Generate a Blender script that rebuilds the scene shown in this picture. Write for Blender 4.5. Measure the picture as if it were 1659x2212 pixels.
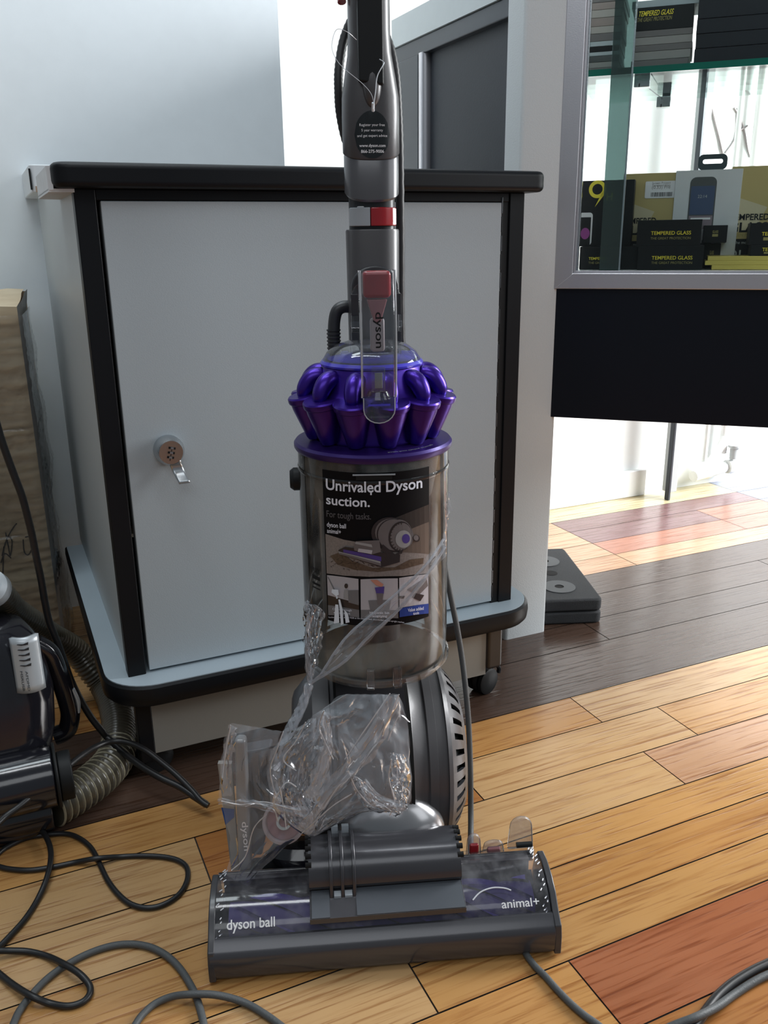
import bpy, math, random
from mathutils import Vector, Matrix, noise
from math import sin, cos, pi, radians as RD, sqrt
random.seed(4)
D = bpy.data
for o in list(D.objects): D.objects.remove(o)
scn = bpy.context.scene
C = scn.collection

# ------------------------------------------------------------ camera
F_PX, PITCH, ROLL, CAMH = 1870.0, RD(17.6), RD(-.76), .70
cam_d = D.cameras.new('camera'); cam = D.objects.new('camera', cam_d); C.objects.link(cam)
cam_d.sensor_fit = 'HORIZONTAL'; cam_d.sensor_width = 36; cam_d.lens = 36*F_PX/1659
cam_d.clip_start = .02; cam_d.clip_end = 50
CR = Matrix.Rotation(pi/2-PITCH, 3, 'X') @ Matrix.Rotation(ROLL, 3, 'Z')
cam.matrix_world = Matrix.Translation((0, 0, CAMH)) @ CR.to_4x4()
scn.camera = cam
# ------------------------------------------------------------ light
scn.view_settings.view_transform = 'Standard'; scn.view_settings.look = 'None'
scn.view_settings.exposure = -0.10; scn.view_settings.gamma = 1; scn.view_settings.use_curve_mapping = False
w = D.worlds.new('room_light'); scn.world = w; w.use_nodes = True
w.node_tree.nodes['Background'].inputs[0].default_value = (.78, .9, 1, 1)
w.node_tree.nodes['Background'].inputs[1].default_value = .20
def area(name, loc, target, sx, sy, power, col):
    l = D.lights.new(name, 'AREA'); l.shape = 'RECTANGLE'; l.size = sx; l.size_y = sy; l.energy = power; l.color = col
    o = D.objects.new(name, l); C.objects.link(o); o.location = loc
    o.rotation_euler = (Vector(target)-Vector(loc)).to_track_quat('-Z', 'Y').to_euler()
    return o
U = Vector((sin(RD(66)), cos(RD(66)), 0)); V = Vector((-U.y, U.x, 0)); UVROT = RD(24)
def uvp(a, b, z=0): return U*a+V*b+Vector((0, 0, z))
area('ceiling_lamp_light', (-.35, .62, 2.5), (-.3, .9, 0), 1.6, .14, 11, (.93, .97, 1))
area('rear_ceiling_lamp_light', uvp(.15, 1.25, 2.4), uvp(.15, 1.5, 0), 1.2, .3, 10.5, (.86, .96, 1))
area('front_ceiling_lamp_light', (-.2, -1.3, 2.5), (.1, 1.2, .3), 2.4, .9, 14, (.93, .97, 1))
area('shop_window_daylight', (2.5, 1.78, 1.25), (1.15, 2.0, .3), 1.0, 1.5, 92, (.98, .99, 1)).data.spread = RD(130)
area('street_door_daylight', (2.3, .1, 1.5), (0.9, 1.3, .2), 1.2, 1.6, 13, (.95, .98, 1))

# ------------------------------------------------------------ pixel unprojection used to measure the place
def ray(x, y): return CR @ Vector(((x-829.5)/F_PX, -(y-1106)/F_PX, -1))
def hz(x, y, z=0):
    d = ray(x, y); return Vector((0, 0, CAMH))+d*((z-CAMH)/d.z)
def atY(x, y, Y):
    d = ray(x, y); return Vector((0, 0, CAMH))+d*(Y/d.y)
def onplane(x, y, p, n):
    c = Vector((0, 0, CAMH)); d = ray(x, y); return c+d*((p-c).dot(n)/d.dot(n))

# ------------------------------------------------------------ materials
def lin(c):
    return tuple((x/255/12.92 if x/255 <= .04045 else ((x/255+.055)/1.055)**2.4) for x in c)
MATS = {}
def mat(name, col, rough=.5, metal=0, coat=0, bump=0, bscale=60, var=0, spec=.5):
    if name in MATS: return MATS[name]
    m = D.materials.new(name); m.use_nodes = True; nt = m.node_tree; b = nt.nodes['Principled BSDF']
    b.inputs['Base Color'].default_value = (*col, 1); b.inputs['Roughness'].default_value = rough
    b.inputs['Metallic'].default_value = metal; b.inputs['Coat Weight'].default_value = coat
    b.inputs['Coat Roughness'].default_value = .12; b.inputs['Specular IOR Level'].default_value = spec
    tc = nt.nodes.new('ShaderNodeTexCoord'); n = nt.nodes.new('ShaderNodeTexNoise'); n.inputs['Scale'].default_value = bscale
    n.inputs['Detail'].default_value = 4
    nt.links.new(tc.outputs['Object'], n.inputs['Vector'])
    if bump:
        bp = nt.nodes.new('ShaderNodeBump'); bp.inputs['Strength'].default_value = bump; bp.inputs['Distance'].default_value = .002
        nt.links.new(n.outputs[0], bp.inputs['Height']); nt.links.new(bp.outputs[0], b.inputs['Normal'])
    mx = nt.nodes.new('ShaderNodeMix'); mx.data_type = 'RGBA'
    v = max(var, .03)
    mx.inputs[6].default_value = (*[c*(1-v) for c in col], 1); mx.inputs[7].default_value = (*[min(1, c*(1+v)) for c in col], 1)
    nt.links.new(n.outputs[0], mx.inputs[0]); nt.links.new(mx.outputs[2], b.inputs['Base Color'])
    MATS[name] = m; return m
def clear(name, tint=(1, 1, 1), gloss=.08, rough=.06, haze=0.0, hazecol=(.8, .82, .85), dirt=0, dscale=(20, 20, 20), bump=0, bscale=80, fres=1.45):
    m = D.materials.new(name); m.use_nodes = True; nt = m.node_tree; nt.nodes.clear()
    out = nt.nodes.new('ShaderNodeOutputMaterial'); tr = nt.nodes.new('ShaderNodeBsdfTransparent'); tr.inputs[0].default_value = (*tint, 1)
    gl = nt.nodes.new('ShaderNodeBsdfGlossy'); gl.inputs['Roughness'].default_value = rough
    df = nt.nodes.new('ShaderNodeBsdfDiffuse'); df.inputs[0].default_value = (*hazecol, 1)
    m1 = nt.nodes.new('ShaderNodeMixShader'); m1.inputs[0].default_value = haze
    nt.links.new(tr.outputs[0], m1.inputs[1]); nt.links.new(df.outputs[0], m1.inputs[2])
    if dirt:
        tc = nt.nodes.new('ShaderNodeTexCoord'); mp = nt.nodes.new('ShaderNodeMapping'); mp.inputs['Scale'].default_value = dscale
        n = nt.nodes.new('ShaderNodeTexNoise'); n.inputs['Scale'].default_value = 1; n.inputs['Detail'].default_value = 5; n.inputs['Roughness'].default_value = .6
        mr = nt.nodes.new('ShaderNodeMapRange'); mr.inputs[1].default_value = .45; mr.inputs[2].default_value = .75; mr.inputs[3].default_value = haze; mr.inputs[4].default_value = haze+dirt
        nt.links.new(tc.outputs['Object'], mp.inputs['Vector']); nt.links.new(mp.outputs[0], n.inputs['Vector']); nt.links.new(n.outputs[0], mr.inputs[0]); nt.links.new(mr.outputs[0], m1.inputs[0])
    fr = nt.nodes.new('ShaderNodeFresnel'); fr.inputs[0].default_value = fres
    ad = nt.nodes.new('ShaderNodeMath'); ad.operation = 'ADD'; ad.use_clamp = True; ad.inputs[1].default_value = gloss
    nt.links.new(fr.outputs[0], ad.inputs[0])
    m2 = nt.nodes.new('ShaderNodeMixShader'); nt.links.new(ad.outputs[0], m2.inputs[0])
    nt.links.new(m1.outputs[0], m2.inputs[1]); nt.links.new(gl.outputs[0], m2.inputs[2])
    nt.links.new(m2.outputs[0], out.inputs[0])
    if bump:
        tc = nt.nodes.new('ShaderNodeTexCoord'); n = nt.nodes.new('ShaderNodeTexNoise'); n.inputs['Scale'].default_value = bscale
        n.inputs['Detail'].default_value = 5; n.inputs['Distortion'].default_value = .6
        bp = nt.nodes.new('ShaderNodeBump'); bp.inputs['Strength'].default_value = bump; bp.inputs['Distance'].default_value = .004
        nt.links.new(tc.outputs['Object'], n.inputs['Vector']); nt.links.new(n.outputs[0], bp.inputs['Height'])
        nt.links.new(bp.outputs[0], gl.inputs['Normal']); nt.links.new(bp.outputs[0], fr.inputs['Normal'])
    MATS[name] = m; return m

# ------------------------------------------------------------ mesh builder
def catmull(P, n=8, closed=False):
    P = [Vector(p) for p in P]; out = []
    L = len(P); R = range(L if closed else L-1)
    for i in R:
        if closed: a, b, c, d = P[i-1], P[i], P[(i+1) % L], P[(i+2) % L]
        else: a, b, c, d = P[max(i-1, 0)], P[i], P[i+1], P[min(i+2, L-1)]
        for k in range(n):
            t = k/n
            out.append(.5*((2*b)+(c-a)*t+(2*a-5*b+4*c-d)*t*t+(3*b-a-3*c+d)*t**3))
    if not closed: out.append(P[-1])
    return out
class MB:
    def __init__(s): s.v = []; s.f = []; s.m = []; s.mats = []
    def mi(s, m):
        if m not in s.mats: s.mats.append(m)
        return s.mats.index(m)
    def add(s, vs, fs, m):
        k = len(s.v); s.v += [Vector(v) for v in vs]; i = s.mi(m)
        for f in fs: s.f.append([k+j for j in f]); s.m.append(i)
    def box(s, x0, x1, y0, y1, z0, z1, m, M=None):
        vs = [Vector((x, y, z)) for x in (x0, x1) for y in (y0, y1) for z in (z0, z1)]
        if M: vs = [M @ v for v in vs]
        s.add(vs, [(0, 1, 3, 2), (4, 6, 7, 5), (0, 4, 5, 1), (2, 3, 7, 6), (0, 2, 6, 4), (1, 5, 7, 3)], m)
    def prism(s, poly, a, b, axis, m, M=None):
        def mk(p, h):
            v = {'z': (p[0], p[1], h), 'y': (p[0], h, p[1]), 'x': (h, p[0], p[1])}[axis]; v = Vector(v)
            return M @ v if M else v
        n = len(poly); vs = [mk(p, a) for p in poly]+[mk(p, b) for p in poly]
        s.add(vs, [tuple(range(n))[::-1], tuple(range(n, 2*n))]+[(i, (i+1) % n, n+(i+1) % n, n+i) for i in range(n)], m)
    def lathe(s, prof, m, M=None, seg=48, a0=0, a1=2*pi, capped=False):
        full = abs(a1-a0-2*pi) < 1e-6; n = seg if full else seg+1; vs = []; fs = []
        for (r, z) in prof:
            for k in range(n):
                a = a0+(a1-a0)*k/seg; v = Vector((r*cos(a), r*sin(a), z)); vs.append(M @ v if M else v)
        for i in range(len(prof)-1):
            for k in range(seg):
                k2 = (k+1) % n; fs.append((i*n+k, i*n+k2, (i+1)*n+k2, (i+1)*n+k))
        if capped:
            fs.append(tuple(range(n))[::-1]); fs.append(tuple(range((len(prof)-1)*n, len(prof)*n)))
        s.add(vs, fs, m)
    def tube(s, pts, r, m, seg=12, cap=True, sq=1):
        pts = [Vector(p) for p in pts]; n = len(pts); rf = r if callable(r) else (lambda i: r)
        t0 = (pts[1]-pts[0]).normalized(); up = Vector((0, 0, 1)) if abs(t0.z) < .9 else Vector((1, 0, 0))
        nn = (up-t0*up.dot(t0)).normalized(); vs = []; fs = []
        for i, p in enumerate(pts):
            t = (pts[min(i+1, n-1)]-pts[max(i-1, 0)])
            if t.length < 1e-9: t = t0
            t = t.normalized(); nn = (nn-t*nn.dot(t)).normalized(); b = t.cross(nn)
            for k in range(seg):
                a = 2*pi*k/seg; vs.append(p+(nn*cos(a)*sq+b*sin(a))*rf(i))
        for i in range(n-1):
            for k in range(seg):
                k2 = (k+1) % seg; fs.append((i*seg+k, i*seg+k2, (i+1)*seg+k2, (i+1)*seg+k))
        if cap: fs.append(tuple(range(seg))[::-1]); fs.append(tuple(range((n-1)*seg, n*seg)))
        s.add(vs, fs, m)
    def grid(s, f, nu, nv, m):
        vs = [f(i/nu, j/nv) for j in range(nv+1) for i in range(nu+1)]
        s.add(vs, [(j*(nu+1)+i, j*(nu+1)+i+1, (j+1)*(nu+1)+i+1, (j+1)*(nu+1)+i) for j in range(nv) for i in range(nu)], m)
    def text(s, body, m, mapf, width=None, height=None, x=0, y=0, align='L', bold=0, shear=0):
        cu = D.curves.new('t', 'FONT'); cu.body = body; cu.size = 1; cu.offset = bold; cu.resolution_u = 4; cu.shear = shear
        o = D.objects.new('t', cu); C.objects.link(o); bpy.context.view_layer.update()
        dg = bpy.context.evaluated_depsgraph_get(); me = o.evaluated_get(dg).to_mesh()
        P = [(q.co.x, q.co.y) for q in me.vertices]; Fs = [tuple(p.vertices) for p in me.polygons]
        xs = [p[0] for p in P]; ys = [p[1] for p in P]; x0, x1, y0, y1 = min(xs), max(xs), min(ys), max(ys)
        sx = width/(x1-x0) if width else None; sy = height/(y1-y0) if height else None
        sx = sx or sy; sy = sy or sx
        ox = {'L': 0, 'C': -.5, 'R': -1}[align]*(x1-x0)*sx
        s.add([mapf(x+ox+(px-x0)*sx, y+(py-y0)*sy) for px, py in P], Fs, m)
        D.objects.remove(o); D.curves.remove(cu)
    def build(s, name, parent=None, off=(0, 0, 0), bevel=0, bseg=2, ang=35, recalc=True, subsurf=0):
        me = D.meshes.new(name); off = Vector(off)
        me.from_pydata([tuple(v-off) for v in s.v], [], s.f)
        for m in s.mats: me.materials.append(m)
        me.polygons.foreach_set('material_index', s.m)
        me.polygons.foreach_set('use_smooth', [True]*len(s.f))
        if recalc:
            import bmesh
            bm = bmesh.new(); bm.from_mesh(me); bmesh.ops.recalc_face_normals(bm, faces=bm.faces); bm.to_mesh(me); bm.free()
        me.update(); me.set_sharp_from_angle(angle=RD(ang))
        o = D.objects.new(name, me); C.objects.link(o)
        if parent: o.parent = parent
        if bevel:
            b = o.modifiers.new('bevel', 'BEVEL'); b.width = bevel; b.segments = bseg; b.limit_method = 'ANGLE'; b.angle_limit = RD(40); b.harden_normals = True
        if subsurf:
            q = o.modifiers.new('sub', 'SUBSURF'); q.levels = q.render_levels = subsurf
        return o
def tag(o, label, cat, group=None, kind=None):
    o['label'] = label; o['category'] = cat
    if group: o['group'] = group
    if kind: o['kind'] = kind
    return o
def thing(name, label, cat, loc=(0, 0, 0), rz=0, group=None):
    o = D.objects.new(name, None); C.objects.link(o); o.location = loc; o.rotation_euler = (0, 0, rz); o.empty_display_size = .05
    return tag(o, label, cat, group)
def place(o, loc=(0, 0, 0), rz=0): o.location = loc; o.rotation_euler = (0, 0, rz); return o
def rrect(x0, x1, y0, y1, r, n=6, corners=(1, 1, 1, 1)):
    pts = []
    for (cx, cy, a, q) in ((x1-r, y1-r, 0, corners[0]), (x0+r, y1-r, 90, corners[1]), (x0+r, y0+r, 180, corners[2]), (x1-r, y0+r, 270, corners[3])):
        if q:
            for k in range(n+1):
                t = RD(a+90*k/n); pts.append((cx+r*cos(t), cy+r*sin(t)))
        else:
            pts.append((cx+r*(1 if a in (0, 270) else -1), cy+r*(1 if a in (0, 90) else -1)))
    return pts
def RX(a): return Matrix.Rotation(RD(a), 4, 'X')
def RY(a): return Matrix.Rotation(RD(a), 4, 'Y')
def RZ(a): return Matrix.Rotation(RD(a), 4, 'Z')
def T(x, y, z): return Matrix.Translation((x, y, z))

# palette
m_wall = mat('painted_wall', (.80, .86, .90), .6, bump=.15, bscale=30, var=.02)
m_wallw = mat('warm_painted_wall', (.84, .87, .86), .6, bump=.15, bscale=30, var=.02)
m_lam = mat('grey_laminate', (.42, .475, .51), .42, bump=.08, bscale=700, var=.04)
m_lamside = mat('pale_laminate', (.50, .54, .55), .4, bump=.05, bscale=700, var=.04)
m_shelf = mat('blue_grey_laminate', (.41, .49, .545), .35, bump=.05, bscale=700)
m_beige_shaded = mat('shaded_beige_laminate', (.26, .25, .225), .5, bump=.05, bscale=700)  # beige darkened to hold the shadow under the shelf
m_blk = mat('black_edging', (.007, .008, .010), .42, bump=.03, bscale=300, spec=.22)
m_blkm = mat('matte_black_plastic', (.010, .011, .012), .5, spec=.25)
m_brown = mat('dark_brown_edging', (.035, .030, .028), .28)
m_steel = mat('brushed_steel', (.55, .58, .6), .25, metal=1, bump=.1, bscale=400)
m_brass = mat('worn_brass', (.50, .36, .28), .3, metal=.9, bump=.1, bscale=200)
m_alu = mat('satin_aluminium', (.62, .61, .64), .32, metal=.85, bump=.05, bscale=500)
m_postf = mat('light_grey_panel', (.57, .60, .61), .5, bump=.2, bscale=500)
m_darkp = mat('dark_grey_panel', (.022, .027, .036), .55, bump=.1, bscale=300)
m_frame = mat('dark_metal_frame', (.045, .052, .062), .35, metal=.3)
m_navy = mat('black_fascia', (.005, .007, .012), .3, bump=.03, spec=.25)
m_void = mat('black_hole', (.003, .003, .003), .9)

# ================================================================ SETTING
def floor():
    b = MB(); rnd = random.Random(7)
    m = D.materials.new('plank_floor'); m.use_nodes = True; nt = m.node_tree; N = nt.nodes.new; Lk = nt.links.new; bs = nt.nodes['Principled BSDF']
    at = N('ShaderNodeAttribute'); at.attribute_name = 'plank'
    tc = N('ShaderNodeTexCoord'); mp = N('ShaderNodeMapping'); mp.inputs['Scale'].default_value = (3.2, 60, 1)
    cmb = N('ShaderNodeCombineXYZ'); sc = N('ShaderNodeMath'); sc.operation = 'MULTIPLY'; sc.inputs[1].default_value = 37
    Lk(at.outputs['Alpha'], sc.inputs[0]); Lk(sc.outputs[0], cmb.inputs[2]); Lk(sc.outputs[0], cmb.inputs[0])
    va = N('ShaderNodeVectorMath'); va.operation = 'ADD'; Lk(tc.outputs['Object'], mp.inputs['Vector']); Lk(mp.outputs[0], va.inputs[0]); Lk(cmb.outputs[0], va.inputs[1])
    n1 = N('ShaderNodeTexNoise'); n1.inputs['Scale'].default_value = 1.6; n1.inputs['Detail'].default_value = 5; n1.inputs['Roughness'].default_value = .6; n1.inputs['Distortion'].default_value = .7
    Lk(va.outputs[0], n1.inputs['Vector'])
    r1 = N('ShaderNodeValToRGB'); r1.color_ramp.elements[0].position = .50; r1.color_ramp.elements[1].position = .70
    Lk(n1.outputs[0], r1.inputs[0])
    mp2 = N('ShaderNodeMapping'); mp2.inputs['Scale'].default_value = (8, 190, 1); Lk(tc.outputs['Object'], mp2.inputs['Vector'])
    n2 = N('ShaderNodeTexNoise'); n2.inputs['Scale'].default_value = 1; n2.inputs['Detail'].default_value = 3; Lk(mp2.outputs[0], n2.inputs['Vector'])
    r2 = N('ShaderNodeValToRGB'); r2.color_ramp.elements[0].position = .53; r2.color_ramp.elements[1].position = .66; Lk(n2.outputs[0], r2.inputs[0])
    dk = N('ShaderNodeMix'); dk.data_type = 'RGBA'; dk.blend_type = 'MULTIPLY'
    dk.inputs[7].default_value = (.62, .46, .34, 1); Lk(at.outputs['Color'], dk.inputs[6])
    mm = N('ShaderNodeMath'); mm.operation = 'MULTIPLY'; mm.inputs[1].default_value = .55; Lk(r1.outputs[0], mm.inputs[0]); Lk(mm.outputs[0], dk.inputs[0])
    dk2 = N('ShaderNodeMix'); dk2.data_type = 'RGBA'; dk2.blend_type = 'MULTIPLY'; dk2.inputs[7].default_value = (.6, .46, .36, 1)
    mm2 = N('ShaderNodeMath'); mm2.operation = 'MULTIPLY'; mm2.inputs[1].default_value = .85; Lk(r2.outputs[0], mm2.inputs[0]); Lk(mm2.outputs[0], dk2.inputs[0]); Lk(dk.outputs[2], dk2.inputs[6])
    n3 = N('ShaderNodeTexNoise'); n3.inputs['Scale'].default_value = 5; n3.inputs['Detail'].default_value = 3; Lk(tc.outputs['Object'], n3.inputs['Vector'])
    r3 = N('ShaderNodeMapRange'); r3.inputs[3].default_value = .82; r3.inputs[4].default_value = 1.15; Lk(n3.outputs[0], r3.inputs[0])
    ml = N('ShaderNodeVectorMath'); ml.operation = 'SCALE'; Lk(dk2.outputs[2], ml.inputs[0]); Lk(r3.outputs[0], ml.inputs['Scale'])
    Lk(ml.outputs[0], bs.inputs['Base Color'])
    rr = N('ShaderNodeMapRange'); rr.inputs[3].default_value = .14; rr.inputs[4].default_value = .30; Lk(n3.outputs[0], rr.inputs[0]); Lk(rr.outputs[0], bs.inputs['Roughness'])
    bp = N('ShaderNodeBump'); bp.inputs['Strength'].default_value = .25; bp.inputs['Distance'].default_value = .001; bp.invert = True
    Lk(r2.outputs[0], bp.inputs['Height']); Lk(bp.outputs[0], bs.inputs['Normal'])
    cols = []
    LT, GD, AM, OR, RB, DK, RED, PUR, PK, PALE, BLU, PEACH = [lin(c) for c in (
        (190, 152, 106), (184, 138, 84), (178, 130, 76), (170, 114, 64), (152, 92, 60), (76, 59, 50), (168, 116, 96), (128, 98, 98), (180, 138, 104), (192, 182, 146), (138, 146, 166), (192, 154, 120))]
    rows = [(-.5, .21, [(-3, 3, RB)]), (.21, .30, [(-3, .3, OR), (.3, 3, RB)]), (.30, .385, [(-3, .12, OR), (.12, .52, RB), (.52, 3, OR)]),
            (.385, .472, [(-3, -.1, AM), (-.1, .62, OR), (.62, 3, OR)]),
            (.472, .563, [(-3, -.33, LT), (-.33, .448, AM), (.448, 1.2, RB), (1.2, 3, OR)]),
            (.563, .65, [(-3, -.5, GD), (-.5, .3, LT)]), (.65, .742, [(-3, -.2, LT), (-.2, .3, GD)]),
            (.563, .622, [(.3, 1.4, GD), (1.4, 3, AM)]), (.622, .682, [(.3, .9, AM), (.9, 3, GD)]), (.682, .742, [(.3, 1.3, GD), (1.3, 3, LT)]),
            (.742, .826, [(-3, -.6, GD), (-.6, .765, LT), (.765, 1.5, PK), (1.5, 3, LT)]),
            (.826, .914, [(-3, .146, LT), (.146, .505, OR), (.505, .866, LT), (.866, 1.8, GD), (1.8, 3, LT)]),
            (.914, .996, [(-3, .35, GD), (.35, .762, AM), (.762, 1.6, LT), (1.6, 3, PK)]),
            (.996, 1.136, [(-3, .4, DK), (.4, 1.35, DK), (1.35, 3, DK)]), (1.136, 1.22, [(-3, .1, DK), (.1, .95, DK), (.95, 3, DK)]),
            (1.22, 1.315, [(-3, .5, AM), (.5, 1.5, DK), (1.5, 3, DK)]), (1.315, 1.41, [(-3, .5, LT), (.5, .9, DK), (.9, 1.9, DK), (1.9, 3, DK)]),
            (1.41, 1.487, [(-3, .6, GD), (.6, 1.24, PEACH), (1.24, 1.87, PEACH), (1.87, 3, LT)]),
            (1.487, 1.57, [(-3, .6, LT), (.6, 1.24, PEACH), (1.24, 1.645, RED), (1.645, 1.87, RED), (1.87, 3, BLU)]),
            (1.57, 1.66, [(-3, .6, LT), (.6, 1.24, PEACH), (1.24, 1.645, PUR), (1.645, 1.87, RED), (1.87, 3, BLU)]),
            (1.66, 1.74, [(-3, .6, LT), (.6, 1.24, PEACH), (1.24, 1.87, PUR), (1.87, 3, BLU)]),
            (1.74, 1.95, [(-3, .6, LT), (.6, 1.87, PALE), (1.87, 3, BLU)])]
    g = .0011; under = m_void
    b.box(-3.2, 3.2, -.7, 2.1, -.03, -.002, mat('floor_gap', (.03, .02, .015), .8))
    cols += [(0, 0, 0, 0)]*6
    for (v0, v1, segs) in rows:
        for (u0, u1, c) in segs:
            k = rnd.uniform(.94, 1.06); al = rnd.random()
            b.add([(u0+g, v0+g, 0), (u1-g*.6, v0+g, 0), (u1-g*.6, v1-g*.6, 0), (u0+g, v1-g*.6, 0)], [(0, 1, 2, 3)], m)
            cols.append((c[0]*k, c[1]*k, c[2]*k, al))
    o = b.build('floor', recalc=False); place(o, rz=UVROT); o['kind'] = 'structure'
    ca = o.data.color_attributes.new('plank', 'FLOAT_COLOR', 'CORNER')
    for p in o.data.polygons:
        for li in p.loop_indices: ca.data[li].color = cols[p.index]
    return o
floor()
def struct(name, b, **k):
    o = b.build(name, **k); place(o, rz=UVROT); o['kind'] = 'structure'; return o
b = MB(); b.box(-1.6, .565, 1.72, 1.86, 0, 2.7, m_wall); struct('wall_back', b)
b = MB(); b.box(.565, 3.1, 1.85, 1.95, 0, 2.7, m_wallw); struct('wall_rear', b)
b = MB(); b.box(.565, 1.62, 1.832, 1.85, 0, .075, mat('white_trim', (.8, .8, .78), .5)); struct('baseboard_rear', b, bevel=.003)
m_pipe = mat('grey_pipe_paint', (.42, .44, .44), .4)
_p = hz(1442, 1080); _u, _v = _p.dot(U), _p.dot(V)
b = MB(); b.box(_u+.004, _u+.030, _v, _v+.03, .02, 2.6, m_pipe); b.box(_u-.004, _u+.004, _v-.006, _v+.01, 0, 2.6, m_frame)
struct('trim_1', b, bevel=.002)

b = MB(); _ms = mat('grey_pen_line', (.30, .27, .27), .6)
for _l in ([(1238, 815), (1262, 920), (1285, 1010), (1318, 1150)], [(1340, 1145), (1400, 1060), (1425, 980), (1430, 860), (1435, 805)], [(1405, 805), (1450, 880), (1480, 980), (1500, 1090), (1525, 1178)], [(1420, 995), (1465, 965), (1505, 940)], [(1420, 640), (1480, 665), (1525, 705)]):
    b.tube(catmull([onplane(1180+x/3.463, y/3.463, uvp(0, 1.847), V) for x, y in _l], 5), .0024, _ms, 6)
o = b.build('wall_scribble', None, uvp(1.9, 1.849)); o.location = uvp(1.9, 1.849); tag(o, 'grey pen scribble on the bright rear wall seen through the glass case', 'scribble')
def pipes():
    t = thing('wall_pipe', 'white heating pipe running along the foot of the overexposed rear wall', 'pipe', uvp(1.85, 1.80), UVROT)
    mw = mat('white_pipe_paint', (.75, .76, .74), .4); O = (1.85, 1.80, 0)
    b = MB(); b.tube(catmull([(1.885, 1.825, 1.9), (1.885, 1.825, .25), (1.88, 1.82, .14), (1.84, 1.81, .09), (1.80, 1.80, .07), (1.77, 1.80, .05)], 6), .011, mw); b.build('riser', t, O)
    b = MB(); b.tube([(1.76, 1.80, .045), (1.93, 1.82, .055)], .016, mw); b.build('pipe_run', t, O)
    for (a, z) in ((1.815, .05), (1.905, .055)):
        b = MB(); b.lathe([(0, -.012), (.02, -.012), (.022, 0), (.02, .012), (0, .012)], mw, T(a, 1.81, z) @ RY(90), 16); b.build('pipe_joint', t, O)
    b = MB(); b.lathe([(0, -.01), (.012, -.01), (.012, .02), (.018, .024), (.018, .03), (0, .03)], m_pipe, T(1.905, 1.80, .09), 14); b.build('valve', t, O)
    b = MB(); b.tube([(1.81, 1.815, 1.9), (1.81, 1.815, .08)], .007, mw); b.build('thin_riser', t, O)
pipes()

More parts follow.
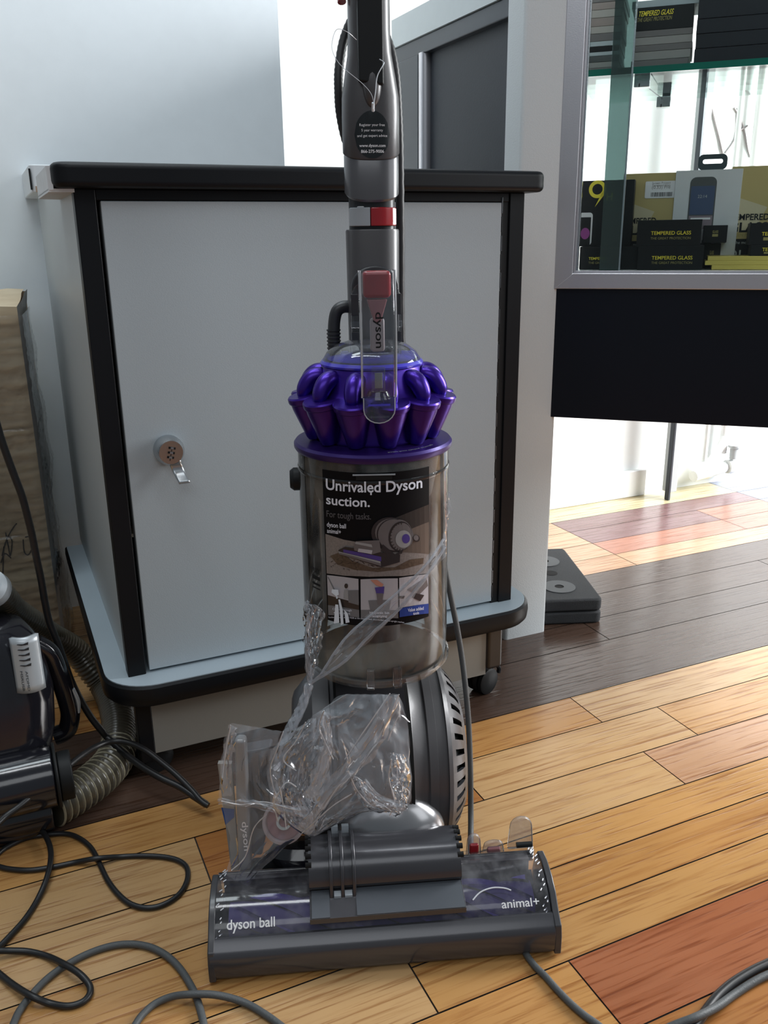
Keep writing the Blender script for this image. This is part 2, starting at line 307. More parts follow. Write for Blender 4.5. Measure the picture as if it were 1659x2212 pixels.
# ================================================================ CABINET  (u/v frame)
def cabinet():
    O = (.385, 1.33, 0)
    t = thing('rolling_cabinet', 'grey laminate cabinet with black edging and a combination lock, standing behind the vacuum cleaner', 'cabinet', uvp(.385, 1.33), UVROT)
    u0, u1, v0, v1, z0, z1 = .105, .683, 1.055, 1.66, .16, .755
    b = MB(); b.box(u0, u0+.016, v0+.02, v1, z0, z1+.016, m_lamside); b.build('side_panel', t, O)
    b = MB(); b.box(u1-.016, u1, v0+.02, v1, z0, z1, m_lamside); b.build('side_panel', t, O)
    b = MB(); b.box(u0+.016, u1-.016, v1-.014, v1, z0, z1, m_lamside); b.build('back_panel', t, O)
    b = MB()
    b.box(u0-.001, u0+.022, v0, v0+.022, z0, z1, m_blk); b.box(u1-.022, u1+.001, v0, v0+.022, z0, z1, m_blk)
    b.box(u0+.022, u1-.022, v0+.002, v0+.022, z1-.012, z1, m_blk)
    b.build('front_frame', t, O, bevel=.0012)
    b = MB(); b.box(u0+.0265, u1-.034, v0+.001, v0+.02, z0+.004, z1-.0125, m_lam)
    d = b.build('door', t, O, bevel=.001)
    b = MB()
    for k in range(24): b.tube([(u1-.0335, v0+.0025, z0+.01+k*.0243), (u1-.0335, v0+.0025, z0+.03+k*.0243)], .0018, m_frame if k % 2 else m_blk, 8)
    b.box(u1-.0335, u1-.022, v0+.003, v0+.02, z0, z1-.012, m_blkm); b.build('piano_hinge', d)
    D.objects['piano_hinge'].location = -Vector(O)
    # lock
    lx, lz = .181, .455
    M = T(lx, v0, lz) @ RX(90)
    b = MB(); b.lathe([(.0, -.004), (.0185, -.004), (.0185, .006), (.017, .012), (.0145, .017), (0, .017)], m_steel, M, 40); b.build('lock_body', d, O)
    b = MB(); b.lathe([(.0142, .017), (.0142, .0185), (.0, .0185)], m_brass, M, 40)
    for k in range(3):
        Mk = M @ RZ(-14) @ T(0, (.0058-.0058*k), .0186)
        b.box(-.0042, .0042, -.0013, .0013, 0, .0005, m_void, Mk)
        b.box(-.0018, .0018, -.0012, .0012, .0005, .001, m_steel, Mk)
        b.box(-.0004, .0004, -.0042, -.0016, 0, .0003, m_void, Mk)
    b.build('dial_face', d, O)
    b = MB()
    def lev(s, q):
        z = -.012-.026*s; wdt = .0075-.001*s; yy = -.012+.006*sin(s*3.0)-.012*s*s
        x = .004+.008*s+(q-.5)*2*wdt
        return Vector((lx+x, v0+yy, lz+z))
    b.grid(lambda q, s: lev(s, q), 6, 16, mat('plain_steel', (.5, .53, .55), .3, metal=.9))
    o = b.build('lock_lever', d, O, recalc=False); sm = o.modifiers.new('s', 'SOLIDIFY'); sm.thickness = .003; sm.offset = 0
    # bottom shelf
    poly = rrect(.077, .715, 1.022, 1.625, .06, 10, (0, 0, 1, 1))
    poly = [p for p in poly]
    b = MB(); b.prism(poly, .1305, .160, 'z', m_shelf); sh = b.build('bottom_shelf', t, O)
    # black edge strip round the shelf
    b = MB(); ring = rrect(.0765, .7155, 1.0215, 1.6255, .06, 10, (0, 0, 1, 1)); n = len(ring)
    prof = [(0, .159), (.0035, .156), (.005, .146), (.0035, .134), (0, .130)]
    vs = []; cx, cy = .396, 1.32
    for i, p in enumerate(ring):
        a, c = ring[i-1], ring[(i+1) % n]; tx, ty = c[0]-a[0], c[1]-a[1]; L = math.hypot(tx, ty) or 1; nx, ny = ty/L, -tx/L
        for (o_, z) in prof: vs.append((p[0]+nx*o_, p[1]+ny*o_, z))
    k = len(prof)
    b.add(vs, [(i*k+j, ((i+1) % n)*k+j, ((i+1) % n)*k+j+1, i*k+j+1) for i in range(n) for j in range(k-1)], m_blk); b.build('edge_strip', sh)
    D.objects['edge_strip'].location = -Vector(O)
    # top
    tpoly = rrect(.082, .705, 1.03, 1.665, .018, 6, (0, 0, 1, 1)); tpoly = [tpoly[0], (.122, 1.665), (.122, 1.25), (.082, 1.22)]+tpoly[2:]
    b = MB(); b.prism(tpoly, z1, z1+.026, 'z', m_blk)
    tp = b.build('cabinet_top', t, O, bevel=.007, bseg=4)
    b = MB(); b.prism([(.0785, 1.05), (.0835, 1.046), (.0835, 1.222), (.0785, 1.224)], z1-.002, z1+.022, 'z', mat('chipped_white_edge', (.72, .75, .77), .5, var=.1))
    b.prism([(.0785, 1.05), (.105, 1.05), (.105, 1.24), (.0785, 1.224)], z1-.004, z1-.0005, 'z', mat('chipped_white_edge', (.72, .75, .77), .5)); b.build('worn_edge', tp)
    D.objects['worn_edge'].location = -Vector(O)
    # plinth
    b = MB(); b.box(.128, .640, 1.053, 1.069, .042, .130, m_beige_shaded); b.build('plinth_panel', t, O)
    b = MB(); b.box(.108, .128, 1.052, 1.075, .03, .130, m_blk); b.build('leg', t, O, bevel=.002)
    b = MB(); b.box(.640, .668, 1.048, 1.075, .05, .130, m_brown); b.build('leg', t, O, bevel=.006, bseg=3)
    b = MB(); b.box(.640, .668, 1.56, 1.59, .05, .130, m_brown); b.build('leg', t, O, bevel=.006)
    b = MB(); b.box(.108, .128, 1.56, 1.59, .03, .130, m_blk); b.build('leg', t, O, bevel=.002)
    for (cu, cv) in ((.648, 1.075), (.130, 1.085), (.65, 1.57), (.13, 1.57)):
        e = D.objects.new('caster', None); C.objects.link(e); e.parent = t; e.location = (cu-O[0], cv-O[1], 0); e.rotation_euler = (0, 0, RD(20)); e.empty_display_size = .02
        b = MB()
        for s_ in (-1, 1): b.lathe([(0, -.005), (.018, -.005), (.0215, -.003), (.0215, .003), (.018, .005), (0, .005)], m_blkm, T(0, s_*.011, .0215) @ RX(90), 28)
        b.build('wheel', e)
        b = MB(); b.lathe([(0, -.005), (.0225, -.005), (.0245, 0), (.0225, .005), (0, .005)], m_blkm, T(0, 0, .0245) @ RX(90), 28)
        b.tube([(.0, 0, .03), (.0, 0, .052)], .006, m_steel, 10); b.build('fork', e)
        b = MB(); b.tube(catmull([(.016, .012, .036), (.027, .014, .034), (.033, .014, .026), (.031, .014, .018)], 5), .0035, m_blkm, 8)
        b.tube(catmull([(.018, -.004, .038), (.03, -.004, .036), (.037, -.004, .028), (.036, -.004, .020)], 5), .0035, m_blkm, 8); b.build('brake_lever', e)
cabinet()
# ledge fixed to the wall behind the cabinet top
m_ldg = mat('white_ledge_paint', (.76, .80, .83), .5)
b = MB(); b.prism(rrect(.088, .1195, 1.50, 1.719, .008, 4, (0, 0, 1, 0)), .772, .812, 'z', m_ldg)
O_ = (.1, 1.68, 0)
o = thing('wall_ledge', 'small white wall ledge with a chipped raw edge behind the cabinet top', 'ledge', uvp(.1, 1.68), UVROT)
b.build('ledge_board', o, O_, bevel=.002)
b = MB(); b.box(.094, .1195, 1.4985, 1.5005, .7725, .781, mat('raw_chipboard', (.42, .30, .22), .7, var=.3)); b.box(.0870, .0895, 1.4985, 1.5045, .776, .806, m_blkm); b.build('chipped_edge', o, O_)

# ================================================================ DISPLAY COUNTER
P0 = Vector((.295, 1.459, 0)); SROT = RD(-18.7)
S = Vector((cos(SROT), sin(SROT), 0)); NS = Vector((-S.y, S.x, 0))
def sp(x, y, n):               # photograph pixel -> (t, z) on the case plane n metres behind the front
    q = onplane(x, y, P0+NS*n, NS); return (q-P0).dot(S), q.z
def counter():
    t = thing('display_counter', 'tall glass display counter with aluminium frame, grey corner post and black fascia', 'display case', P0, SROT)
    W = .62
    def fr(b, **k): return b
    # aluminium frame: profile with stepped inner bead
    b = MB()
    b.box(-.012, .018, -.008, .014, .617, 1.75, m_alu); b.build('frame_stile', t, bevel=.002)
    b = MB(); b.box(.018, .0215, -.003, .012, .644, 1.75, m_alu); b.box(.0215, .0245, .001, .012, .644, 1.75, m_steel); b.build('inner_bead', t, bevel=.0008)
    b = MB(); b.prism([(-.012, .6165), (W, .6165), (W, .641), (.018, .641)], -.0083, .0143, 'y', m_alu); b.build('frame_rail', t, bevel=.0015)
    b = MB(); b.box(.018, W, -.002, .012, .641, .6445, m_alu); b.build('inner_bead', t, bevel=.0006)
    b = MB(); b.box(-.012, W, -.004, .012, .404, .617, m_navy); b.build('fascia_panel', t, bevel=.001)
    b = MB(); b.box(.0, W, .012, .42, .404, .412, m_navy); b.build('bottom_board', t)
    b = MB(); b.box(.02, W, .0145, .42, .630, .644, mat('white_deck', (.75, .78, .78), .35)); b.build('case_deck', t)
    b = MB(); b.box(.0245, W, .006, .009, .6445, 1.75, MATS['case_glass']); b.build('glass_pane', t)
    a0 = .0575; b = MB(); b.box(a0, a0+.031, .011, .016, .6445, 1.75, MATS['frosted_edge']); b.box(a0+.030, a0+.0325, .0105, .0165, .6445, 1.75, m_steel); b.build('glass_overlap', t)
    # inner shelf of thick green glass
    b = MB(); b.box(.0, W, .05, .36, .936, .9445, MATS['shelf_glass']); b.box(.0, W, .046, .0502, .9355, .945, mat('green_glass_edge', (.0, .16, .115), .12)); b.build('glass_shelf', t)
    for (px, py, n) in ((1389, 175, .09), (1435, 220, .30)):
        a, z = sp(px, py, n)
        b = MB(); b.box(a-.013, a+.011, n-.01, n+.012, z-.010, z+.008, m_steel); b.box(a-.006, a-.0035, n-.0105, n+.0125, z-.010, z-.004, m_void); b.box(a-.004, a+.010, n-.006, n+.006, z+.008, z+.02, m_frame); b.build('shelf_clamp', t, bevel=.002)
    a, z = sp(1405, 200, .2); b = MB(); b.tube([(sp(1398, 188, .1)[0], .1, sp(1398, 188, .1)[1]), (sp(1430, 214, .3)[0], .29, sp(1430, 214, .3)[1])], .0009, m_frame, 6); b.build('brace_wire', t)
    # corner post with light front and the side bay behind it (u/v frame)
    MU = Matrix.Rotation(-SROT, 4, 'Z') @ T(*(-P0)) @ Matrix.Rotation(UVROT, 4, 'Z')
    b = MB(); b.prism(rrect(.778, .865, 1.215, 1.262, .006, 4, (0, 0, 1, 1)), 0, 1.75, 'z', m_postf, MU); b.build('corner_post', t)
    b = MB(); b.box(.782, .80, 1.262, 1.69, 1.046, 1.095, m_alu_l, MU); b.box(.800, .83, 1.262, 1.69, 1.05, 1.09, m_frame, MU); b.build('side_rail', t)
    b = MB(); b.box(.786, .806, 1.262, 1.69, 1.018, 1.046, m_frame, MU); b.box(.786, .806, 1.585, 1.69, .45, 1.02, m_frame, MU); b.build('side_frame', t, bevel=.002)
    b = MB(); b.prism(rrect(.784, .806, 1.560, 1.585, .009, 4), .45, 1.02, 'z', m_alu, MU); b.build('side_upright', t)
    b = MB(); b.box(.80, .806, 1.262, 1.58, .42, 1.02, m_darkp, MU); b.build('side_panel', t)
m_alu_l = mat('pale_aluminium', (.52, .56, .57), .5, metal=.2)
clear('case_glass', (.97, 1, .99), gloss=0.0, rough=.02, fres=1.25)
clear('frosted_edge', (.33, .42, .41), gloss=.01, rough=.1, haze=.25, hazecol=(.22, .30, .29), fres=1.3)
clear('shelf_glass', (.86, .96, .93), gloss=.0, rough=.03, fres=1.25)
counter()

m_bx = mat('black_card', (.008, .010, .011), .45, spec=.25); m_gold = mat('gold_card', (.50, .40, .17), .42, metal=.3)
m_goldl = mat('bright_gold_card', (.72, .58, .14), .35, metal=.3); m_yel = mat('yellow_print', (.85, .72, .05), .5); m_dyel = mat('dull_yellow_print', (.34, .30, .10), .5)
m_wp = mat('white_print', (.8, .8, .82), .5); m_whbox = mat('white_card', (.62, .64, .66), .4); m_gryb = mat('grey_card', (.16, .15, .15), .5); m_gryl = mat('light_grey_card', (.30, .29, .28), .5)
def sobj(name, label, cat, t0, z0, group=None, rz=0, n=0):
    return thing(name, label, cat, P0+S*t0+NS*n+Vector((0, 0, z0)), SROT+rz, group)
def item_box(name, label, x0, y0, x1, y1, n, depth, m, zf=None, group=None, prints=(), rz=0):
    """box whose front face fills the measured rectangle; stands on zf"""
    a0, zt = sp(x0, y0, n); a1, zb = sp(x1, y1, n)
    if zf is None: zf = zb
    W, H = a1-a0, zt-zf
    t = sobj(name, label, 'box', (a0+a1)/2, zf, group, rz, n)
    b = MB(); b.box(-W/2, W/2, 0, depth, 0, H, m); b.build('carton', t, bevel=.0006)
    if prints:
        b = MB()
        for p in prints: p(b, W, H, lambda x, y, k=1: Vector((x, -.0004*k, y)))
        b.build('printing', t, recalc=False)
    return t, W, H, (a0+a1)/2
def tg(b, W, H, f, cx=.03):
    b.text('TEMPERED GLASS', m_yel, f, width=W*.62, x=W*cx, y=H*.42, align='C', bold=.012)
    b.text('THE GREAT PROTECTION', m_dyel, f, width=W*.62, x=W*cx, y=H*.24, align='C')
ZD = .6445
t1, W1, H1, c1 = item_box('tempered_glass_box', 'black carton lettered TEMPERED GLASS lying at the bottom under an identical one', 1379, 531, 1517, 578, .04, .09, m_bx, ZD, 'black screen protector cartons', [tg])
item_box('tempered_glass_box', 'black carton lettered TEMPERED GLASS stacked on top of another in the middle of the case', 1378, 476, 1513, 529, .04, .09, m_bx, ZD+H1, 'black screen protector cartons', [tg])
def tg_l(b, W, H, f): b.text('TEMPERED', m_yel, f, width=W*.30, x=-W*.34, y=H*.42, bold=.012); b.text('THE GREAT P', m_dyel, f, width=W*.32, x=-W*.34, y=H*.24)
t2, W2, H2, c2 = item_box('tempered_glass_box', 'black carton lettered TEMPERED at the bottom left corner of the case', 1253, 533, 1378, 577, .06, .09, m_bx, ZD, 'black screen protector cartons', [tg_l])
def small_y(b, W, H, f): b.text('GLASS', m_dyel, f, width=W*.24, height=H*.16, x=0, y=H*.55, align='C', bold=.02); b.add([f(-W*.12, H*.35), f(W*.12, H*.35), f(W*.12, H*.5), f(-W*.12, H*.5)], [(0, 1, 2, 3)], m_dyel)
item_box('small_black_box', 'small black carton with a tiny yellow square, behind the middle stack', 1521, 487, 1569, 524, .10, .05, m_bx, None, 'black screen protector cartons', [small_y])
t3, W3, H3, c3 = item_box('small_black_box', 'small black carton low behind the middle stack, above the gold cards', 1521, 526, 1553, 575, .12, .05, m_bx, ZD, 'black screen protector cartons', [small_y])
# 9H carton
def nineh(b, W, H, f):
    R_ = W*.165; cx, cz = -W*.20, H*.87
    pts = [(cx+R_*cos(a), cz+R_*sin(a)) for a in [2*pi*k/28 for k in range(28)]]; pin = [(cx+R_*.6*cos(a), cz+R_*.6*sin(a)) for a in [2*pi*k/28 for k in range(28)]]
    b.add([f(*p) for p in pts+pin], [(k, (k+1) % 28, 28+(k+1) % 28, 28+k) for k in range(28)], m_yel)
    b.add([f(cx+R_, cz), f(cx+R_*.6, cz-R_*.3), f(cx-R_*.2, cz-R_*2.0), f(cx+R_*.85, cz-R_*.6)], [(0, 1, 2, 3)], m_yel)
    b.text('H', m_yel, f, height=H*.11, x=cx+R_*1.1, y=H*.70, bold=.02)
    b.text('SCREEN PRO', MATS['grey_card'], lambda x, y: f(W*.06+y, H*.55-x), width=H*.52, height=W*.10, x=0, y=0)
    b.text('TEMPERED GLASS', m_dkgrey, lambda x, y: f(W*.2+y, H*.62-x), width=H*.55, height=W*.10, x=0, y=0)
    pp = rrect(-W*.72, -W*.26, H*.02, H*.52, W*.06, 4); b.add([f(max(p[0], -W*.49), p[1], 2) for p in pp], [tuple(range(len(pp)))], m_wp)
    pp = rrect(-W*.7, -W*.29, H*.02, H*.45, W*.01, 2); b.add([f(max(p[0], -W*.49), p[1], 3) for p in pp], [tuple(range(len(pp)))], m_bx)
    pp = [(-W*.39+W*.09*cos(a), H*.20+W*.11*sin(a)) for a in [2*pi*k/14 for k in range(14)]]; b.add([f(p[0], p[1], 4) for p in pp], [tuple(range(14))], mat('magenta_print', (.35, .06, .30), .5))
m_dkgrey = mat('dark_grey_print', (.07, .08, .08), .5)
item_box('screen_protector_box', 'tall black carton with a big yellow 9H and a white phone picture', 1258, 391, 1362, 531, .09, .03, m_bx, ZD+H2, 'tall screen protector cartons', [nineh])
m_tan = mat('pale_gold_print', (.56, .50, .33), .45)
def goldbox(lbl_x):
    def g(b, W, H, f):
        b.add([f(-W/2, H*.0), f(W/2, 0), f(W/2, H*.29), f(-W/2, H*.29)], [(0, 1, 2, 3)], m_bx)
        b.add([f(-W*.45, H*.36), f(-W*.45, H*.66), f(-W*.38, H*.70), f(W*.05, H*.60), f(-W*.02, H*.5), f(-W*.1, H*.36)], [(0, 1, 2, 3, 4, 5)], m_tan)
        b.text('TEMPERED', m_bx, lambda x, y: f(x, y, 2), width=W*.56, height=H*.062, x=-W*.47, y=H*.475, bold=.02)
        b.text('GLASS', m_bx, lambda x, y: f(x, y, 2), width=W*.56, height=H*.10, x=-W*.47, y=H*.355, bold=.03)
        b.text('SCREEN PROTECTOR', m_dyel, lambda x, y: f(x, y, 2), width=W*.6, x=-W*.47, y=H*.315)
        b.text('9H', m_wp2, lambda x, y: f(x, y, 2), height=H*.12, x=-W*.42, y=H*.06)
        b.text('The most hard', m_wp2, lambda x, y: f(x, y, 2), width=W*.36, x=-W*.38, y=H*.24)
        pp = rrect(lbl_x*W, lbl_x*W+W*.53, H*.74, H*.915, W*.02, 3); b.add([f(p[0], p[1], 3) for p in pp], [tuple(range(len(pp)))], m_wp)
        for k, s_ in enumerate(('Screen Protect', 'Tempered Glass', '(0.33) Pre')): b.text(s_, m_gryl, lambda x, y: f(x, y, 4), width=W*.3, x=lbl_x*W+W*.26, y=H*(.885-.03*k), align='C')
        rn = random.Random(3); x = lbl_x*W+W*.1
        while x < lbl_x*W+W*.45:
            q = rn.uniform(.003, .010)*W; b.add([f(x, H*.755, 4), f(x+q, H*.755, 4), f(x+q, H*.80, 4), f(x, H*.80, 4)], [(0, 1, 2, 3)], m_bx); x += q+rn.uniform(.004, .012)*W
    return g
m_wp2 = mat('grey_white_print', (.42, .46, .46), .5)
item_box('screen_protector_box', 'gold carton with a white barcode label left of the white phone box', 1348, 376, 1463, 572, .13, .03, m_gold, ZD, 'tall screen protector cartons', [goldbox(-.13)])
item_box('screen_protector_box', 'gold carton with a barcode label at the right edge of the photo', 1583, 360, 1712, 575, .13, .03, m_gold, ZD, 'tall screen protector cartons', [goldbox(.08)])
def phonebox(b, W, H, f):
    pp = rrect(-W*.27, W*.13, H*.2, H*.93, W*.09, 5); b.add([f(*p) for p in pp], [tuple(range(len(pp)))], m_dkgrey)
    b.add([f(-W*.25, H*.55, 2), f(W*.11, H*.55, 2), f(W*.11, H*.84, 2), f(-W*.25, H*.84, 2)], [(0, 1, 2, 3)], mat('blue_screen_print', (.05, .08, .16), .4))
    b.add([f(-W*.25, H*.36, 2), f(W*.11, H*.36, 2), f(W*.11, H*.54, 2), f(-W*.25, H*.54, 2)], [(0, 1, 2, 3)], mat('mauve_screen_print', (.24, .19, .22), .4))
    b.add([f(-W*.22, H*.5, 3), f(W*.08, H*.5, 3), f(W*.08, H*.52, 3), f(-W*.22, H*.52, 3)], [(0, 1, 2, 3)], m_wp)
    b.add([f(-W*.30, H*.22, 3), f(W*.12, H*.28, 3), f(W*.14, H*.43, 3), f(-W*.28, H*.36, 3)], [(0, 1, 2, 3)], m_wp)
    b.add([f(W*.07, H*.28, 4), f(W*.14, H*.29, 4), f(W*.16, H*.42, 4), f(W*.10, H*.42, 4)], [(0, 1, 2, 3)], m_goldl)
    b.text('22:14', m_wp2, lambda x, y: f(x, y, 3), width=W*.14, x=-W*.14, y=H*.72)
    x = -W*.17
    rn = random.Random(5)
    while x < W*.06:
        q = rn.uniform(.004, .012)*W; b.add([f(x, H*.255, 5), f(x+q, H*.256, 5), f(x+q, H*.29, 5), f(x, H*.289, 5)], [(0, 1, 2, 3)], m_bx); x += q+rn.uniform(.005, .012)*W
tw, Ww, Hw, cw = item_box('phone_box', 'white carton with a phone picture and a dark hang tab between two gold cartons', 1461, 369, 1584, 574, .125, .03, m_whbox, ZD, None, [phonebox])
b = MB(); m_tab = mat('dark_teal_plastic', (.035, .06, .07), .3)
pts = rrect(-Ww*.17, Ww*.30, 0, .034, .009, 5); n_ = len(pts)
def tabring():
    o_ = rrect(-.0225, .0225, 0, .024, .008, 5); i_ = rrect(-.0155, .0155, .0095, .0165, .0034, 5)
    n = len(o_); vs = []; fs = []
    for y in (.008, .0100):
        vs += [(p[0]+.004, y, p[1]+Hw) for p in o_]; vs += [(p[0]+.004, y, p[1]+Hw) for p in i_]
    for s_ in (0, 2*n):
        fs += [(s_+k, s_+(k+1) % n, s_+n+(k+1) % n, s_+n+k) for k in range(n)]
    fs += [(k, (k+1) % n, 2*n+(k+1) % n, 2*n+k) for k in range(n)]+[(n+k, n+(k+1) % n, 3*n+(k+1) % n, 3*n+k) for k in range(n)]
    return vs, fs
b = MB(); vs, fs = tabring(); b.add(vs, fs, m_tab); b.build('hang_tab', tw)
def tg_r(b, W, H, f): b.text('TEMPERED GLASS', m_yel, f, width=W*.62, x=0, y=H*.42, align='C', bold=.012); b.add([f(-W*.28, H*.2), f(W*.3, H*.2), f(W*.3, H*.34), f(-W*.28, H*.34)], [(0, 1, 2, 3)], m_dyel)
# gold cards lying flat + black cartons on them
base = ZD; k = 0
for (x0, y0, y1) in ((1537, 576, 585), (1523, 564, 574), (1529, 554, 563)):
    a0, zt = sp(x0, y0, .045); a1 = a0+.17
    h = .0068
    t = sobj('gold_card_box', ['flat gold carton lying on the case floor, bottom of the three', 'flat gold carton in the middle of the stack of three', 'flat gold carton on top of the stack of three'][k], 'box', (a0+a1)/2, base, 'flat gold cartons', 0, .045)
    b = MB(); b.box(-.085, .085, 0, .08, 0, h, m_goldl); b.build('carton', t, bevel=.0008); base += h; k += 1
def bb(y0, y1, lab, zf):
    return item_box('tempered_glass_box', lab, 1622, y0, 1757, y1, .05, .07, m_bx, zf, 'black screen protector cartons', [tg_r])
tb, Wb, Hb, cb = bb(529, 552, 'black carton lying on the gold cartons at the right edge', base)
bb(482, 529, 'black carton on top of another at the right edge of the photo', base+Hb)

# stacks on the green glass shelf
def shelf_stack(x0, x1, zlist, n, depth, labels, group, mats_, name='flat_carton', jitter=.003, prints=None):
    a0 = sp(x0, 100, n)[0]; a1 = sp(x1, 100, n)[0]; z = .9452; rn = random.Random(x0)
    for i, h in enumerate(zlist):
        j = rn.uniform(-jitter, jitter)
        t = sobj(name, labels(i), 'box', (a0+a1)/2+j, z, group, 0, n)
        b = MB(); W = a1-a0; b.box(-W/2, W/2, 0, depth, 0, h*.97, mats_[i % len(mats_)]); b.build('carton', t, bevel=.0006)
        if prints and i in prints:
            b = MB(); prints[i](b, W, h, lambda x, y, k=1: Vector((x, -.0004*k, y))); b.build('printing', t, recalc=False)
        z += h
ordn = ['bottom', 'second', 'third', 'fourth', 'fifth', 'sixth', 'seventh', 'eighth', 'ninth', 'tenth', 'eleventh', 'twelfth']
m_tau = mat('taupe_card', (.30, .25, .23), .5); m_tau2 = mat('pale_taupe_card', (.40, .38, .35), .5); m_pale = mat('pale_blue_card', (.45, .52, .55), .45)
shelf_stack(1262, 1340, [.006, .008, .009, .0055, .008, .007, .011, .010, .012, .011, .010, .012], .07, .12, lambda i: 'thin carton in the left stack on the green glass shelf, %s from the bottom' % ordn[i], 'thin cartons, left stack', [m_gryb, m_gryl, m_dkgrey, m_pale, m_bx, m_pale, m_gryb, m_tau2, m_tau, m_tau2, m_tau])
def tgtop(b, W, H, f): b.text('TEMPERED GLASS', m_yel, f, width=W*.6, height=H*.22, x=-W*.44, y=H*.60, bold=.012, shear=.3); b.text('THE GREAT PROTECTION', m_dyel, f, width=W*.6, height=H*.17, x=-W*.46, y=H*.38, shear=.3)
shelf_stack(1368, 1492, [.012, .012, .009, .011, .009, .033], .07, .12, lambda i: ('black carton lettered TEMPERED GLASS topping the middle stack on the glass shelf' if i == 5 else 'flat grey carton in the middle stack on the glass shelf, %s from the bottom' % ordn[i]), 'cartons, middle stack', [m_gryb, m_gryl, m_gryb, m_gryl, m_gryb, m_bx], prints={5: tgtop})
m_dkb = mat('blue_black_card', (.010, .013, .020), .4, spec=.3)
shelf_stack(1502, 1740, [.022, .020, .020, .027, .018], .065, .12, lambda i: 'long black carton in the right stack on the glass shelf, %s from the bottom' % ordn[i], 'long black cartons, right stack', [m_dkb], jitter=.001)
t, W_, H_, c_ = item_box('white_carton', 'pale grey flat carton lying on top of the middle stack', 1366, 4, 1524, 24, .08, .08, m_pale, .9452+.0865)
def tape_roll():
    a, z = sp(1585, 8, .12); zt = .9452+.1075
    t = sobj('wheel_gadget', 'dark round gadget with a cross pattern sitting on the right stack', 'gadget', a, zt, None, 0, .1)
    b = MB(); Mx = T(0, .02, .022) @ RX(90)
    b.lathe([(.014, -.006), (.021, -.006), (.0215, 0), (.021, .006), (.014, .006), (.014, -.006)], m_frame, Mx, 28); b.build('ring', t)
    b = MB()
    for q in (0, 60, 120): b.box(-.015, .015, -.0012, .0012, -.002, .002, m_frame, Mx @ RZ(q+20))
    b.build('spokes', t)
    a, z = sp(1545, 8, .12)
    t = sobj('grey_pot', 'grey cup-shaped pot standing on the right stack', 'pot', a, zt, None, 0, .1)
    b = MB(); b.lathe([(0, 0), (.022, 0), (.026, .03), (.027, .06), (.024, .06), (.02, .004), (0, .004)], mat('grey_green_plastic', (.18, .22, .21), .4), T(0, .025, 0), 28); b.build('pot_body', t)
tape_roll()

# ================================================================ FOAM PADS
def pads():
    m_foam = mat('black_foam', (.022, .024, .027), .75, bump=.6, bscale=900); m_disc = mat('dark_grey_disc', (.07, .075, .08), .6)
    cx, cy = .300, 1.628
    for k, lb in enumerate(('lower black foam slab lying on the floor behind the counter post', 'upper black foam slab with two grey rings, lying on the lower slab')):
        t = thing('foam_slab', lb, 'foam slab', (cx, cy, .0255*k), RD(3.5), 'black foam slabs')
        b = MB(); b.prism(rrect(-.1, .1, -.14, .14, .012, 5), 0, .0245, 'z', m_foam); b.build('slab', t, bevel=.005, bseg=3)
        if k:
            for _p in ((1208, 1268), (1176, 1213)):
                x, y = (Matrix.Rotation(RD(-3.5), 3, 'Z') @ (hz(*_p, .05)-Vector((cx, cy, .05))))[:2]
                b = MB(); b.lathe([(.009, 0), (.009, .0012), (.031, .0012), (.031, 0)], m_disc, T(x, y, .0246), 40)
                b.lathe([(0, .0002), (.009, .0002)], m_void, T(x, y, .0246), 24); b.build('grey_ring', t)
            b = MB(); _q = Matrix.Rotation(RD(-3.5), 3, 'Z') @ (hz(1190, 1238, .05)-Vector((cx, cy, .05))); b.lathe([(0, .0004), (.013, .0004), (.013, 0)], m_void, T(_q.x, _q.y, .0246), 30); b.build('round_hole', t)
pads()

# ================================================================ UPRIGHT VACUUM
VA = RD(5); VO = Vector((-.012, .88, 0))
def W2(p):
    d = Vector(p)-VO; return Vector((d.x*cos(VA)+d.y*sin(VA), -d.x*sin(VA)+d.y*cos(VA), d.z))
m_grey = mat('metallic_grey_plastic', (.072, .070, .074), .38, metal=.2, coat=.12, bump=.03, bscale=400)
m_grey2 = mat('smooth_grey_plastic', (.10, .10, .108), .3, metal=.3, coat=.2)
m_gdark = mat('dark_grey_plastic', (.028, .029, .033), .35)
m_hous = mat('anthracite_plastic', (.062, .062, .070), .24, metal=.3, coat=.3, bump=.02, bscale=500)
m_silver = mat('silver_plastic', (.30, .30, .31), .22, metal=.7, var=.15, bscale=25)
m_pur = mat('purple_metallic_plastic', (.046, .014, .27), .33, metal=.8, coat=.15)
m_purd = mat('deep_purple_plastic', (.028, .010, .13), .38, metal=.5, coat=.1)
m_blue = mat('blue_violet_plastic', (.06, .05, .50), .25, coat=.4)
m_red = mat('red_plastic', (.30, .008, .014), .18, coat=.5)
m_lgrey = mat('light_grey_button', (.34, .37, .40), .35)
clear('clear_plastic', (.95, .96, .97), gloss=.015, rough=.07, haze=.02, fres=1.4)
clear('smoky_bin_plastic', (.82, .83, .82), gloss=.02, rough=.06, haze=.05, hazecol=(.50, .49, .46), dirt=.22, dscale=(30, 30, 18), fres=1.4)
clear('painted_glint_plastic', (.97, .97, .98), gloss=.08, rough=.1, haze=.42, hazecol=(.85, .88, .92), fres=1.5)  # whitish haze that paints highlights on edges and creases
clear('clip_plastic', (.93, .93, .94), gloss=.03, rough=.1, haze=.16, fres=1.45)
clear('lid_plastic', (.75, .78, .92), gloss=.04, rough=.05, haze=.08, fres=1.45)
clear('head_window_plastic', (.85, .83, .92), gloss=.03, rough=.09, haze=.06, hazecol=(.42, .42, .44), dirt=.22, dscale=(45, 25, 60), fres=1.35)
